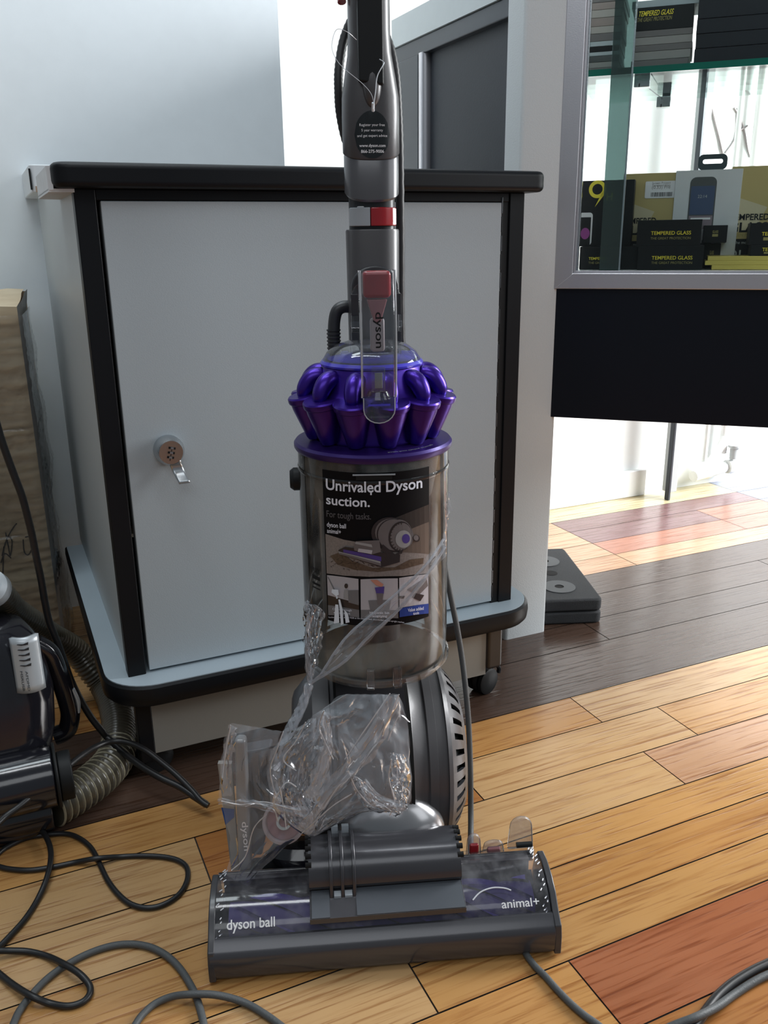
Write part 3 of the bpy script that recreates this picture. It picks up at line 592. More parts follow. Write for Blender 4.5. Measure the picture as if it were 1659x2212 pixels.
def vacuum():
    t = thing('upright_vacuum', 'tall grey and purple upright vacuum cleaner with a clear bin, standing on the planks', 'vacuum cleaner', VO, VA)
    # --- bin
    B = T(0, -.02, 0)
    b = MB(); b.lathe([(.0735, .262), (.0755, .268), (.0765, .30), (.0765, .494), (.0765, .498)], MATS['smoky_bin_plastic'], B, 72)
    bn = b.build('dust_bin', t, recalc=False)
    b = MB(); b.lathe([(.0772, .478), (.0778, .480), (.0772, .482)], MATS['clear_plastic'], B, 72); b.build('upper_rim', bn, recalc=False)
    b = MB(); b.lathe([(.0768, .2665), (.0788, .268), (.0788, .272), (.0768, .2735)], MATS['clear_plastic'], B, 72); b.build('lower_rim', bn, recalc=False)
    b = MB(); b.lathe([(0, .268), (.072, .268), (.072, .2695), (0, .2695)], mat('dusty_base', (.115, .11, .10), .6, var=.3, bscale=40), B, 48)
    b.build('bin_base', bn)
    b = MB(); b.lathe([(.036, .32), (.050, .322), (.052, .33), (.052, .44), (.060, .45), (.064, .47), (.068, .497)], mat('grey_shroud', (.10, .105, .105), .5, bump=.5, bscale=900), B, 48); b.build('inner_shroud', bn)
    # hinge bits at base
    for a in (-9, 11):
        M = B @ RZ(a) @ T(0, -.0765, .272); b = MB(); b.box(-.004, .004, -.005, .001, -.008, .014, MATS['clear_plastic'], M); b.build('hinge_lug', bn, bevel=.001)
    b = MB(); b.box(-.017, .017, -.001, .0, -.0022, .0022, m_void, B @ RZ(-4) @ T(0, -.0768, .4855)); b.box(-.020, .020, -.0016, -.0005, .0024, .0036, m_lgrey, B @ RZ(-4) @ T(0, -.0768, .4855)); b.build('latch_slot', bn)
    # side catch (black knob at left) and MAX mark
    b = MB(); b.lathe([(0, .0), (.012, 0), (.012, .006), (.009, .010), (0, .010)], m_blkm, T(-.076, -.005, .462) @ RY(-90), 24); b.build('side_catch', bn)
    def cyl(ang, z, k=0, r=.0768, y0=-.02):      # ang measured from the camera-facing direction
        a = RD(ang)-RD(5); return Vector(((r+.00035*k)*sin(a), y0-(r+.00035*k)*cos(a), z))
    b = MB()
    b.text('MAX', m_blkm, lambda x, y: cyl(x, y, 1), width=10, height=.0062, x=-55, y=.379)
    for (z0, z1) in ((.3725, .3765), (.3665, .369), (.3625, .3638)):
        b.grid(lambda q, s_: cyl(-55+10*q, z0+(z1-z0)*s_, 1), 4, 1, m_blkm)
    b.build('level_marking', bn, recalc=False)
    # --- printed label
    def lf(px, py, k=1):
        xl = 37+(py-155)*48/1800; xr = 1337-(py-128)*27/1770; s_ = (px-xl)/(xr-xl); X = -.625+1.328*s_; X = max(-.95, min(.95, X))
        q = sqrt(1-X*X); yt = -76-6.6*s_+296*q; yb = 1541.6-23*s_+530*q; bb = (py-yt)/(yb-yt)
        return cyl(math.degrees(math.asin(X)), .490-bb*.157, k)
    b = MB()
    b.grid(lambda q, s_: cyl(-38.7+83.4*q, .490-.157*s_, .5), 30, 2, mat('label_black', (.005, .005, .006), .55, spec=.12))
    def clip(poly, x, keep):
        out = []
        for i in range(len(poly)):
            a, c = poly[i-1], poly[i]; ia, ic = (a[0]-x)*keep >= 0, (c[0]-x)*keep >= 0
            if ia != ic:
                tt = (x-a[0])/(c[0]-a[0]); out.append((x, a[1]+(c[1]-a[1])*tt))
            if ic: out.append(c)
        return out
    def poly(pts, m, k):
        x0, x1 = min(p[0] for p in pts), max(p[0] for p in pts); n = max(1, int((x1-x0)/60)+1)
        for i in range(n):
            q = clip(clip(pts, x0+(x1-x0)*i/n, 1), x0+(x1-x0)*(i+1)/n, -1)
            if len(q) > 2: b.add([lf(p[0], p[1], k) for p in q], [tuple(range(len(q)))], m)
    def ell(cx, cy, rx, ry, a=0, n=28): return [(cx+rx*cos(q)*cos(a)-ry*sin(q)*sin(a), cy+rx*cos(q)*sin(a)+ry*sin(q)*cos(a)) for q in [2*pi*i/n for i in range(n)]]
    mk = lambda n, c, v=0, s_=40: mat(n, lin(c), .35, var=v, bscale=s_)
    carpet = mk('print_carpet', (128, 120, 116), .35, 500); tan = mk('print_tan', (96, 84, 76), .25, 60); dt = mk('print_debris', (84, 70, 58), .8, 400); gb = mk('print_grey', (104, 98, 98), .2); gd = mk('print_dark', (44, 40, 42)); gl = mk('print_light', (150, 148, 148)); pu = mk('print_purple', (74, 58, 130)); pic = mk('print_pale', (176, 172, 176)); pic2 = mk('print_midgrey', (110, 110, 112)); blu = mk('print_blue', (24, 62, 140)); skin = mk('print_skin', (190, 130, 110)); whi = mk('print_white', (225, 228, 238)); ftx = mk('print_fadegrey', (84, 84, 88)); bdark = mk('print_blackbrown', (52, 44, 40))
    poly([(800, 780), (1326, 560), (1322, 1150), (900, 1160)], mk('print_haze', (46, 42, 40), .3, 30), 1.2)
    poly([(1000, 900), (1324, 760), (1320, 1150), (900, 1160)], tan, 1.5)
    poly([(72, 905), (300, 985), (520, 1030), (760, 1100), (960, 1140), (1315, 1140), (1312, 1370), (1000, 1425), (600, 1440), (300, 1420), (84, 1380)], carpet, 2)
    poly([(130, 1170), (260, 1130), (400, 1240), (640, 1330), (900, 1320), (1080, 1220), (1250, 1190), (1240, 1260), (1000, 1340), (700, 1380), (420, 1350), (220, 1280)], dt, 2.6)
    rn = random.Random(2)
    for _ in range(46):
        x, y = rn.uniform(130, 760), rn.uniform(1180, 1350)
        if y < 1130+(x-130)*.25: continue
        poly(ell(x, y, rn.uniform(6, 26), rn.uniform(2, 5), rn.uniform(-.6, .8), 8), bdark, 3)
    # picture of ball and head
    poly(ell(870, 930, 245, 205, .25), gd, 3.2); poly(ell(900, 925, 230, 185, .25), gb, 3.6)
    for (cx, rx) in ((880, 190), (940, 165)): poly(ell(cx, 930, rx, 190, .25), gd, 4); poly(ell(cx+9, 930, rx-6, 184, .25), gb, 4.4)
    poly(ell(965, 945, 135, 180, .25), gd, 5); poly(ell(975, 948, 124, 165, .25), gb, 5.4)
    for i in range(13):
        a = RD(95+i*15); poly(ell(968+118*cos(a), 948+158*sin(a), 16, 6, a, 8), bdark, 6)
    poly(ell(1000, 975, 92, 105, .2), gl, 6.4); poly(ell(1028, 968, 46, 56, .15), pu, 7)
    poly(ell(1158, 962, 40, 42), gd, 5); poly(ell(1152, 955, 30, 32), gb, 5.5)
    poly([(760, 1040), (900, 1160), (1000, 1090), (980, 1150), (850, 1180), (740, 1120)], gd, 5.6)
    poly([(240, 1100), (320, 1065), (760, 1140), (960, 1160), (955, 1250), (745, 1318), (245, 1150)], gd, 6)
    poly([(300, 1095), (740, 1190), (740, 1245), (300, 1130)], pu, 6.5); poly([(245, 1115), (290, 1130), (730, 1245), (735, 1300), (250, 1150)], gl, 7); poly([(255, 1130), (735, 1268), (735, 1298), (250, 1150)], gb, 7.4)
    poly([(425, 1050), (450, 1000), (720, 990), (735, 1130), (630, 1160), (430, 1110)], gb, 7.6); poly([(450, 1005), (630, 1040), (640, 1075), (440, 1030)], gl, 8); poly([(480, 1085), (640, 1110), (630, 1155), (470, 1125)], pic, 8.2)
    # three small pictures
    poly([(88, 1400), (470, 1465), (472, 1770), (95, 1650)], pic, 2); poly([(95, 1645), (472, 1780), (474, 1850), (98, 1770)], bdark, 2.2); poly([(98, 1770), (474, 1850), (476, 1945), (100, 1895)], pic2, 2.4)
    poly([(350, 1600), (472, 1600), (472, 1790), (350, 1750)], pic2, 3); poly(ell(325, 1545, 22, 30), bdark, 3.4); poly([(300, 1590), (345, 1590), (350, 1710), (290, 1700)], gl, 3.4); poly([(96, 1420), (105, 1420), (215, 1640), (200, 1640)], pic2, 3.4)
    poly([(495, 1470), (935, 1455), (935, 1850), (495, 1850)], pic, 2); poly([(495, 1850), (935, 1850), (935, 1950), (495, 1950)], pic2, 2.4)
    poly([(585, 1730), (850, 1720), (830, 1845), (605, 1850)], pic2, 3); poly([(610, 1475), (690, 1475), (765, 1530), (745, 1565), (680, 1545)], skin, 3.4); poly([(662, 1570), (775, 1555), (765, 1650), (680, 1650)], pu, 3.8); poly([(680, 1640), (762, 1640), (745, 1780), (695, 1780)], gb, 4)
    poly([(950, 1450), (1308, 1380), (1305, 1740), (952, 1820)], pic, 2); poly([(1040, 1590), (1190, 1480), (1280, 1420), (1300, 1520), (1180, 1650)], gb, 3); poly([(1120, 1620), (1250, 1640), (1200, 1720), (1100, 1680)], gd, 3.4); poly([(950, 1670), (1015, 1665), (1000, 1700), (950, 1700)], gd, 3.4)
    poly([(950, 1825), (1304, 1738), (1302, 1860), (950, 1935)], blu, 3)
    def lt(body, m, x, y, wd, slope=0, k=4, bold=0, h=None):
        b.text(body, m, lambda X, Y: lf(X, y-Y+slope*(X-x), k), width=wd, height=h, x=x, y=0, bold=bold)
    # curved baselines follow the label top edge
    def ct(body, m, x, y, wd, h, k=4, bold=0):
        def f(X, Y):
            def yt(xx):
                s_ = (xx-37)/1300; Xn = -.625+1.328*s_; return -76-6.6*s_+296*sqrt(1-Xn*Xn)
            return lf(X, y-Y+yt(X)-yt(x), k)
        b.text(body, m, f, width=wd, height=h, x=x, y=0, bold=bold)
    ct('Unrivaled Dyson', whi, 90, 425, 1148, 165, bold=.018); ct('suction.', whi, 92, 555, 522, 105, bold=.018); ct('1', whi, 620, 465, 18, 48)
    ct('For tough tasks.', ftx, 95, 725, 530, 98, bold=.008); ct('dyson ball', whi, 98, 835, 232, 72, bold=.01); ct('animal+', whi, 100, 890, 170, 52, bold=.01)
    lt('Value added', whi, 1045, 1862, 190, -.22, 5, .01, 42); lt('tools', whi, 1108, 1895, 70, -.22, 5, .01, 36)
    lt('Hygienic bin', whi, 602, 1905, 225, .0, 5, .006, 40); lt('emptying', whi, 632, 1946, 170, .0, 5, .006, 36)
    lt('Cleans through', whi, 160, 1840, 230, .13, 5, .005, 34); lt('carpet', whi, 175, 1885, 200, .13, 5, .005, 30)
    lt('Suction tested to ASTM F558 at the cleaner head, dust-loaded against upright market', whi, 110, 1935, 890, .085, 5, 0, 26)
    # torn white paper residue
    torn = mat('torn_white_paper', (.75, .80, .86), .7)
    for P in ([(185, 2000), (205, 1760), (240, 1765), (250, 1990)], [(240, 1700), (262, 1700), (290, 1830), (300, 2010), (268, 2025), (258, 1830)], [(310, 1830), (350, 1880), (370, 1990), (325, 2000)], [(165, 1570), (240, 1580), (248, 1640), (215, 1660), (160, 1610)], [(215, 1660), (235, 1660), (232, 1690), (216, 1690)]):
        poly(P, torn, 9)
    b.build('bin_label', bn, recalc=False)
    # --- purple collar and cyclones
    cz = .505
    b = MB(); b.lathe([(.050, .4985), (.0785, .4985), (.0800, .501), (.0800, .5045), (.078, .507), (.066, .508), (.060, .510)], m_purd, B, 72)
    b.text('Radial Root Cyclone technology', m_lgrey, lambda x, y: cyl(x, .5078, 0, .0685+y), width=44, height=.004, x=12, y=0); b.build('purple_collar', t, recalc=False)
    b = MB(); b.lathe([(.056, .508), (.056, .53), (.058, .545), (.070, .547), (.0715, .5495), (.0715, .5525), (.070, .554), (.062, .5555), (.058, .560), (.052, .574), (.049, .582), (.047, .584)], m_pur, B, 72); core = b.build('cyclone_core', t, recalc=False)
    cone0 = None
    for k in range(12):
        a = 15+30*k+(-5)
        if cone0 is None:
            b = MB(); M = B @ T(0, 0, 0)
            # local: pointing -Y; tilt so that the tip leans inwards
            M0 = T(0, -.0655, .5505) @ RX(11)
            b.lathe([(.0, -.041), (.0080, -.040), (.0095, -.037), (.0165, -.008), (.0172, -.003), (.0186, -.002), (.0192, .0), (.0192, .003), (.018, .0045), (0, .0045)], m_pur, M0, 32)
            cone0 = b; 
            me_o = b.build('cyclone_cone', t); 
            b2 = MB(); pts = catmull([(0, -.044, .569), (0, -.054, .572), (0, -.062, .5685), (0, -.068, .560), (0, -.069, .552)], 6)
            n_ = len(pts); b2.tube(pts, lambda i: .0090*(sin(pi*min(1, .28+.72*i/n_*1.0)*.9)**.5 if i else .75), m_pur, 18)
            dome_o = b2.build('cyclone_dome', t); cc, dd = me_o, dome_o
        else:
            cc = me_o.copy(); C.objects.link(cc); dd = dome_o.copy(); C.objects.link(dd)
        for q in (cc, dd): q.location = (0, -.02, 0); q.rotation_euler = (0, 0, RD(a))
    b = MB(); b.lathe([(.0505, .5815), (.051, .5835), (.049, .586), (.046, .5865)], m_blue, B, 64); ring = b.build('lid_ring', t, recalc=False)
    b = MB(); b.lathe([(.0485, .586), (.044, .5935), (.035, .600), (.022, .604), (0, .6055)], MATS['lid_plastic'], B, 64); b.lathe([(.0, .588), (.03, .590), (.044, .587)], m_blue, B, 48); b.build('clear_lid', ring, recalc=False)
    # --- carry handle
    def hprof(wd, dp, th=.0016):
        return [(-wd, dp), (-wd, 0), (wd, 0), (wd, dp), (wd-th, dp), (wd-th, th), (-wd+th, th), (-wd+th, dp)]
    b = MB(); path = catmull([(0, -.102, .673), (0, -.107, .64), (0, -.108, .61), (0, -.105, .58), (0, -.102, .562)], 6); n = len(path)
    pr = hprof(.0158, .017); K = len(pr); vs = []
    for p in path: vs += [(p.x+q[0], p.y+q[1], p.z) for q in pr]
    fs = [(i*K+j, i*K+(j+1) % K, (i+1)*K+(j+1) % K, (i+1)*K+j) for i in range(n-1) for j in range(K)]+[tuple(range(K))[::-1], tuple(range((n-1)*K, n*K))]
    b.add(vs, fs, MATS['clear_plastic']); h = b.build('carry_handle', t, bevel=.0008)
    for sx in (-1, 1):
        b = MB(); b.tube([(p.x+sx*.0154, p.y-.0004, p.z) for p in path], .0008, MATS['painted_glint_plastic'], 8); b.build('painted_edge_glint', h)  # pale tubes stand in for highlights along the handle edges
    b = MB(); tabp = [(-.0142, 0), (.0142, 0), (.0142, -.011)]+[(.0142*cos(a), -.011-.0125*sin(a)) for a in [pi*k/10 for k in range(1, 10)]]+[(-.0142, -.011)]
    b.prism([(p[0], p[1]+.562) for p in tabp], -.1035, -.0995, 'y', MATS['clear_plastic']); b.box(-.010, .010, -.1045, -.1035, .5545, .5562, m_blue); b.box(-.009, .009, -.1043, -.1035, .5435, .5452, MATS['clear_plastic']); b.tube([(p[0], -.1037, p[1]+.562) for p in tabp[1:]+[tabp[0]]], .0005, MATS['painted_glint_plastic'], 6); b.build('release_tab', h)  # the thin pale outline paints a glint round the tab
    b = MB(); b.box(-.006, .006, -.100, -.094, .566, .588, MATS['clear_plastic']); b.box(-.0035, .0035, -.1005, -.0998, .570, .584, m_lgrey); b.lathe([(.012, .560), (.009, .567), (.004, .568), (0, .568)], MATS['clear_plastic'], T(0, -.094, 0), 24); b.build('handle_boss', h, bevel=.0006)
    b = MB(); b.box(-.0125, .0125, -.0995, -.082, .649, .6725, m_red); b.build('red_button', h, bevel=.004, bseg=4)
    b = MB(); b.prism([(-.009, .648), (.009, .648), (.003, .628), (-.003, .628)], -.097, -.09, 'y', mat('red_tinted_plastic', (.30, .12, .13), .3)); b.build('red_stem', h, bevel=.001)
    b = MB(); b.prism(rrect(-.0065, .0065, .602, .632, .003, 3), -.096, -.090, 'y', mat('pinkish_clear_core', (.34, .29, .30), .3)); b.build('handle_core', h, bevel=.002)
    b = MB(); b.text('dyson', m_blkm, lambda x, y: Vector((-.0050+y, -.1095, .638-x)), width=.031, height=.0090, bold=.012); b.build('handle_lettering', h, recalc=False)
    # arm joining handle to the pole
    b = MB(); b.box(-.011, .011, -.086, .0, .655, .668, MATS['clear_plastic']); b.box(-.0145, .0145, -.088, -.03, .600, .606, MATS['clear_plastic']); b.build('handle_arm', h, bevel=.002)
    # --- pole
    PY = .016
    def oval(rx, ry, n=40, p=2.6):
        return [(rx*(abs(cos(a))**(2/p))*(1 if cos(a) >= 0 else -1), ry*(abs(sin(a))**(2/p))*(1 if sin(a) >= 0 else -1)) for a in [2*pi*k/n for k in range(n)]]
    def loft(b, secs, m, n=40, cap=True):
        vs = []
        for sc in secs:
            (z, rx, ry, dy), dip = sc[:4], (sc[4] if len(sc) > 4 else 0)
            vs += [(p[0], p[1]+PY+dy, z-dip*max(0, -p[1]/ry)**1.2) for p in oval(rx, ry, n)]
        L = len(secs); fs = [(i*n+k, i*n+(k+1) % n, (i+1)*n+(k+1) % n, (i+1)*n+k) for i in range(L-1) for k in range(n)]
        if cap: fs += [tuple(range(n))[::-1], tuple(range((L-1)*n, L*n))]
        b.add(vs, fs, m)
    b = MB(); loft(b, [(.20, .024, .02, 0), (.50, .0250, .022, 0), (.56, .0255, .023, 0), (.706, .0262, .024, 0), (.7075, .0255, .0235, 0)], m_grey); pole = b.build('lower_column', t)
    b = MB()
    ar = [(-.0255, .60)]+[(-.0215+0*0, .65)]
    arch = [(-.0235, .585), (-.0235, .648)]+[(.0235*-cos(a), .648+.026*sin(a)**.7) for a in [pi*k/16 for k in range(1, 16)]]+[(.0235, .648), (.0235, .585)]
    b.prism(arch, PY-.0262, PY-.018, 'y', m_gdark); b.build('arch_recess', pole, bevel=.002)
    b = MB(); arch2 = [(-.0245, .59), (-.0245, .642)]+[(-.0245*cos(a), .642+.022*sin(a)) for a in [pi*k/16 for k in range(1, 16)]]+[(.0245, .642), (.0245, .59)]
    b.prism(arch2, PY-.033, PY-.0275, 'y', MATS['clear_plastic'])
    for sx in (-1, 1):
        b.box(sx*.0155-.001, sx*.0155+.001, PY-.04, PY-.033, .592, .65, MATS['clear_plastic']); b.box(sx*.021-.0035, sx*.021+.0035, PY-.0345, PY-.033, .595, .612, m_gdark)
        b.box(sx*.021-.0035, sx*.021+.0035, PY-.0345, PY-.033, .628, .648, m_gdark); b.box(sx*.021-.004, sx*.021+.004, PY-.036, PY-.033, .616, .622, MATS['clear_plastic'])
    b.build('clear_bracket', pole, bevel=.0005)
    # switch zone
    b = MB(); loft(b, [(.7075, .0225, .019, .002), (.742, .0225, .019, .002)], m_gdark); sw = b.build('switch_recess', t)
    b = MB()
    def half(b, x0, x1, z0, z1, m, ry=.0235):
        n = 12; top = []
        for k in range(n+1):
            x = x0+(x1-x0)*k/n; y = PY-ry*sqrt(max(0, 1-(x/.0255)**2))**.8; top.append((x, y))
        poly_ = top+[(x1, PY), (x0, PY)]; b.prism(poly_, z0, z1, 'z', m)
    half(b, -.0225, -.0035, .7105, .7275, m_lgrey); b.lathe([(.0, .0008), (.0035, .0008), (.0035, 0)], m_wp, T(-.012, PY-.016, .7278), 16); b.build('grey_button', sw, bevel=.0012)
    b = MB(); half(b, -.0030, .0225, .7105, .7275, m_red); b.text('O', m_wp2, lambda x, y: Vector((x, PY-.019+y, .7281)), height=.006, x=.006, y=0); b.build('red_power_button', sw, bevel=.0012)
    b = MB(); loft(b, [(.7400, .0245, .0225, 0, .008), (.742, .0262, .0243, 0, .008), (.775, .0262, .0243, 0, .007), (.7765, .0255, .0235, 0, .007)], m_grey2); b.build('upper_collar', t)
    # wand handle
    b = MB(); loft(b, [(.7765, .0262, .0245, 0, .007), (.778, .0270, .0250, 0, .007), (.81, .0272, .0250, 0), (.825, .0268, .0245, 0), (.845, .0235, .023, .001), (.862, .0205, .022, .002), (.88, .0195, .021, .003), (.98, .0190, .020, .004), (1.02, .0185, .02, .006), (1.06, .015, .02, .012)], m_grey); wd = b.build('wand_handle', t)
    b = MB(); cp = [(-.0125, .835), (.0105, .832), (.0105, 1.03), (-.0125, 1.03)]; b.prism(cp, PY-.0305, PY-.012, 'y', m_blkm); b.build('black_grip_insert', wd, bevel=.002)
    b = MB(); b.grid(lambda q, s_: Vector((.0088*sin(pi*s_)*cos(2*pi*q), PY-.0225+.0088*sin(pi*s_)*sin(2*pi*q), .834+.021*cos(pi*s_))), 24, 20, m_grey); b.build('grip_tongue', wd, recalc=False)
    # round sticker
    b = MB(); stk = mat('sticker_black', (.006, .009, .011), .35)
    def sf(x, z, k=1):
        X = x/.0272; return Vector((x, PY-.0251*(1-abs(X)**2.6)**(1/2.6)-.0003*k, z))
    n = 16; sc = (-.0005, .791)
    for i in range(n):
        x0, x1 = -.0165+.033*i/n, -.0165+.033*(i+1)/n; h0, h1 = .0205*sqrt(max(0, 1-(x0/.0165)**2)), .0205*sqrt(max(0, 1-(x1/.0165)**2))
        b.add([sf(sc[0]+x0, sc[1]-h0), sf(sc[0]+x1, sc[1]-h1), sf(sc[0]+x1, sc[1]+h1), sf(sc[0]+x0, sc[1]+h0)], [(0, 1, 2, 3)], stk)
    for (s_, z, wdt, bo) in (('Register your free', .7975, .0235, 0), ('5 year warranty', .793, .020, 0), ('and get expert advice', .7883, .028, 0), ('www.dyson.com', .7795, .0245, .015), ('866-275-9006', .7752, .0215, .015)):
        b.text(s_, m_wp, lambda x, y: sf(x, y, 2), width=wdt, x=sc[0], y=z, align='C', bold=bo)
    b.build('round_sticker', wd, recalc=False)
    # security tag thread
    b = MB(); m_thr = mat('clear_nylon', (.7, .75, .8), .2)
    def tp_(x, y, Yd=.848): return W2(atY(x, y, Yd))
    b.tube(catmull([tp_(770, 86, .86), tp_(750, 69), tp_(727, 64), tp_(717, 95), tp_(722, 120), tp_(740, 145), tp_(780, 178), tp_(800, 200), tp_(807, 220), tp_(806, 236)], 5), .00028, m_thr, 6)
    b.tube(catmull([tp_(806, 236), tp_(811, 200), tp_(815, 165), tp_(828, 140), tp_(829, 134, .86), tp_(820, 128, .865)], 5), .0004, m_thr, 6)
    b.tube([tp_(806, 240, .855), tp_(806, 222, .85)], .0013, m_thr, 8); b.build('tag_thread', wd)
    # stretch hose loop behind
    b = MB()
    pl = catmull([(-.012, PY+.028, .77), (-.022, PY+.026, .79), (-.0275, PY+.024, .815), (-.0285, PY+.022, .835), (-.0275, PY+.024, .855), (-.022, PY+.03, .88), (-.012, PY+.032, .90), (.0, PY+.033, .91), (.012, PY+.032, .895), (.0215, PY+.028, .875), (.0265, PY+.024, .85), (.0285, PY+.022, .82), (.0295, PY+.02, .78), (.0300, PY+.02, .70), (.030, PY+.02, .60), (.036, PY+.02, .57), (.04, PY+.02, .52)], 10)
    b.tube(pl, lambda i: .0042+.0004*(i % 2), mat('black_hose', (.022, .022, .024), .45), 12); b.build('hose_loop', t)
    b = MB(); b.tube(catmull([(-.0245, PY+.0, .905), (-.025, PY+.01, .93), (-.02, PY+.02, .96)], 5), .004, m_red, 10); b.build('red_catch', t)
    # hooked cuff on left
    b = MB(); b.tube(catmull([(-.020, PY, .633), (-.030, PY-.002, .634), (-.037, PY-.003, .630), (-.040, PY-.003, .620), (-.041, PY-.003, .605)], 6), .0062, m_gdark, 16)
    b.tube([(-.041, PY-.003, .612-.0006*k) for k in range(0, 52)], lambda i: .0072 if (i % 6) < 3 else .0063, m_gdark, 16); b.tube([(-.0405, PY-.003, .585), (-.040, PY-.003, .56), (-.038, PY, .53)], .0028, m_blkm, 10); b.build('hose_cuff', t)
    # --- ball
    prof = [(0, -.112), (.035, -.110)]
    def X(x, r): return (r, x)
    prof = [X(-.104, .0), X(-.104, .068), X(-.101, .076), X(-.081, .098), X(-.078, .1015), X(-.058, .1065), X(-.056, .1045), X(-.038, .1085), X(-.036, .1105), X(0, .112), X(.036, .1105), X(.038, .1085), X(.054, .1045), X(.056, .1065), X(.066, .105), X(.0665, .103), X(.078, .1010), X(.079, .1030), X(.084, .1005)]
    MBALL = T(0, .025, .112) @ Matrix.Diagonal((.935, 1, 1, 1)) @ RY(90)
    b = MB(); b.lathe(prof, m_grey, MBALL, 96); ball = b.build('ball', t, recalc=False)
    b = MB(); ns = 34; r0, x0, r1, x1 = .1005, .084, .074, .1035
    # slotted ring: built as bars and gaps
    for k in range(ns):
        a0, a1 = 2*pi*k/ns, 2*pi*(k+.60)/ns; a2 = 2*pi*(k+1)/ns
        def q(a, s_):
            r = r0+(r1-r0)*s_; x = x0+(x1-x0)*s_+.003*sin(pi*s_); return MBALL @ Vector((r*cos(a), r*sin(a), x))
        for (aa, bb, s0, s1) in ((a0, a1, 0, 1), (a1, a2, 0, .17), (a1, a2, .83, 1)):
            b.grid(lambda u_, v_: q(aa+(bb-aa)*u_, s0+(s1-s0)*v_), 2, 5 if s1-s0 > .5 else 1, m_grey)
        for s0, s1 in ((.17, .83),):
            for ae in (a1, a2):
                b.grid(lambda u_, v_: (lambda p: p+(MBALL.to_3x3() @ Vector((0, 0, -.005)))*u_)(q(ae, s0+(s1-s0)*v_)), 1, 3, m_gdark)
    b.lathe([(r0-.001, x0-.001), (r0-.004, x0-.001), (r1-.003, x1-.006), (0, x1-.007)], m_void, MBALL, 64)
    b.lathe([(r1, x1), (r1-.004, x1+.003), (.05, x1+.004), (.04, x1+.002), (0, x1+.002)], m_grey2, MBALL, 64); b.build('vent_ring', ball, recalc=False)
    # yoke in front of ball
    b = MB(); A = [RD(q) for q in range(-70, 96, 6)]
    for (xa, xb, r, m) in ((-.046, .030, .1155, m_gdark2), (-.049, -.046, .1145, m_void), (.030, .034, .1145, m_void)):
        b.grid(lambda u_, v_: (lambda a: Vector((xa+(xb-xa)*u_, .025-r*cos(a), .112+r*sin(a))))(RD(2+88*v_)), 3, 26, m)
    b.build('front_yoke', t, recalc=False)
    for sx in (-.052, .036):
        pass
    # --- neck
    b = MB(); Mn = T(.008, -.078, .075)
    def ellips(q, s_):
        a, c = 2*pi*q, pi*s_; return Mn @ Vector((.060*sin(c)*cos(a), .035*sin(c)*sin(a), .050*cos(c)))
    b.grid(ellips, 40, 20, m_silver); b.build('swivel_neck', t, recalc=False)
    b = MB(); b.box(-.045, .05, -.095, -.05, .012, .06, m_gdark); b.build('neck_base', t, bevel=.01)
    # --- cleaner head
    h = D.objects.new('cleaner_head', None); C.objects.link(h); h.parent = t; h.location = (0, 0, 0); h.empty_display_size = .05
    xl, xr = -.182, .168
    # base tray
    b = MB(); b.prism([(-.183, .004), (-.100, .004), (-.100, .03), (-.112, .02), (-.183, .02)], xl+.006, xr-.006, 'x', m_gdark); b.build('base_tray', h)
    # bumper
    b = MB(); bp = [(-.180, .002), (-.189, .003), (-.1925, .010), (-.193, .027), (-.1915, .032), (-.188, .036), (-.1795, .0425), (-.176, .0425), (-.176, .010)]
    b.prism(bp, xl, xr-.004, 'x', m_hous); b.build('front_bumper', h, bevel=.0012)
    # transparent window
    wp = [(-.178, .041), (-.172, .049), (-.163, .056), (-.150, .0625), (-.136, .066), (-.124, .066), (-.116, .0635), (-.112, .0625), (-.110, .064), (-.106, .060), (-.104, .045)]
    b = MB(); wpc = catmull([(0, p[0], p[1]) for p in wp], 3)
    b.grid(lambda u_, v_: (lambda i: Vector((xl+.004+(xr-xl-.010)*u_, wpc[i].y, wpc[i].z)))(int(round(v_*(len(wpc)-1)))), 2, len(wpc)-1, MATS['head_window_plastic'])
    win = b.build('clear_window', h, recalc=False)
    def wf(x, y, k=1):     # point on the window, y = local y coordinate
        for a, c in zip(wpc, wpc[1:]):
            if a.y <= y <= c.y: z = a.z+(c.z-a.z)*(y-a.y)/(c.y-a.y+1e-9); break
        else: z = .06
        return Vector((x, y-.0003*k, z+.0006*k))
    b = MB(); b.text('dyson ball', m_wp, lambda x, y: wf(x, y), width=.0475, height=.0088, x=-.165, y=-.1755, bold=.012)
    b.build('head_lettering', h, recalc=False)
    b = MB(); b.text('animal+', m_wp, lambda x, y: wf(x, y), width=.039, height=.0058, x=.112, y=-.1735, bold=.008); b.build('model_lettering', h, recalc=False)
    # brush roll
    b = MB(); nseg = 60; Mb = T(0, -.150, .034) @ RY(90)
    b.tube([(xl+.018, -.150, .034), (xr-.02, -.150, .034)], .020, mat('brush_core', (.06, .045, .17), .5), 28)
    for s0 in range(4):
        b.grid(lambda u_, v_: (lambda a, x, r: Vector((x, -.150+r*cos(a), .034+r*sin(a))))(s0*pi/2+u_*7+.0, xl+.02+(xr-xl-.042)*u_, .020+.0055*v_), 80, 1, mat('purple_bristle', (.13, .095, .40), .6, var=.3, bscale=300))
        b.grid(lambda u_, v_: (lambda a, x, r: Vector((x, -.150+r*cos(a), .034+r*sin(a))))(s0*pi/2+.7+u_*7, xl+.02+(xr-xl-.042)*u_, .0202+.003*v_), 80, 1, mat('dark_bristle', (.03, .03, .035), .8))
    b.build('brush_roll', h, recalc=False)
    b = MB(); b.box(xl+.01, xr-.014, -.116, -.106, .02, .058, mat('dusty_grey', (.13, .13, .125), .7, var=.4, bscale=60)); b.build('rear_baffle', h)
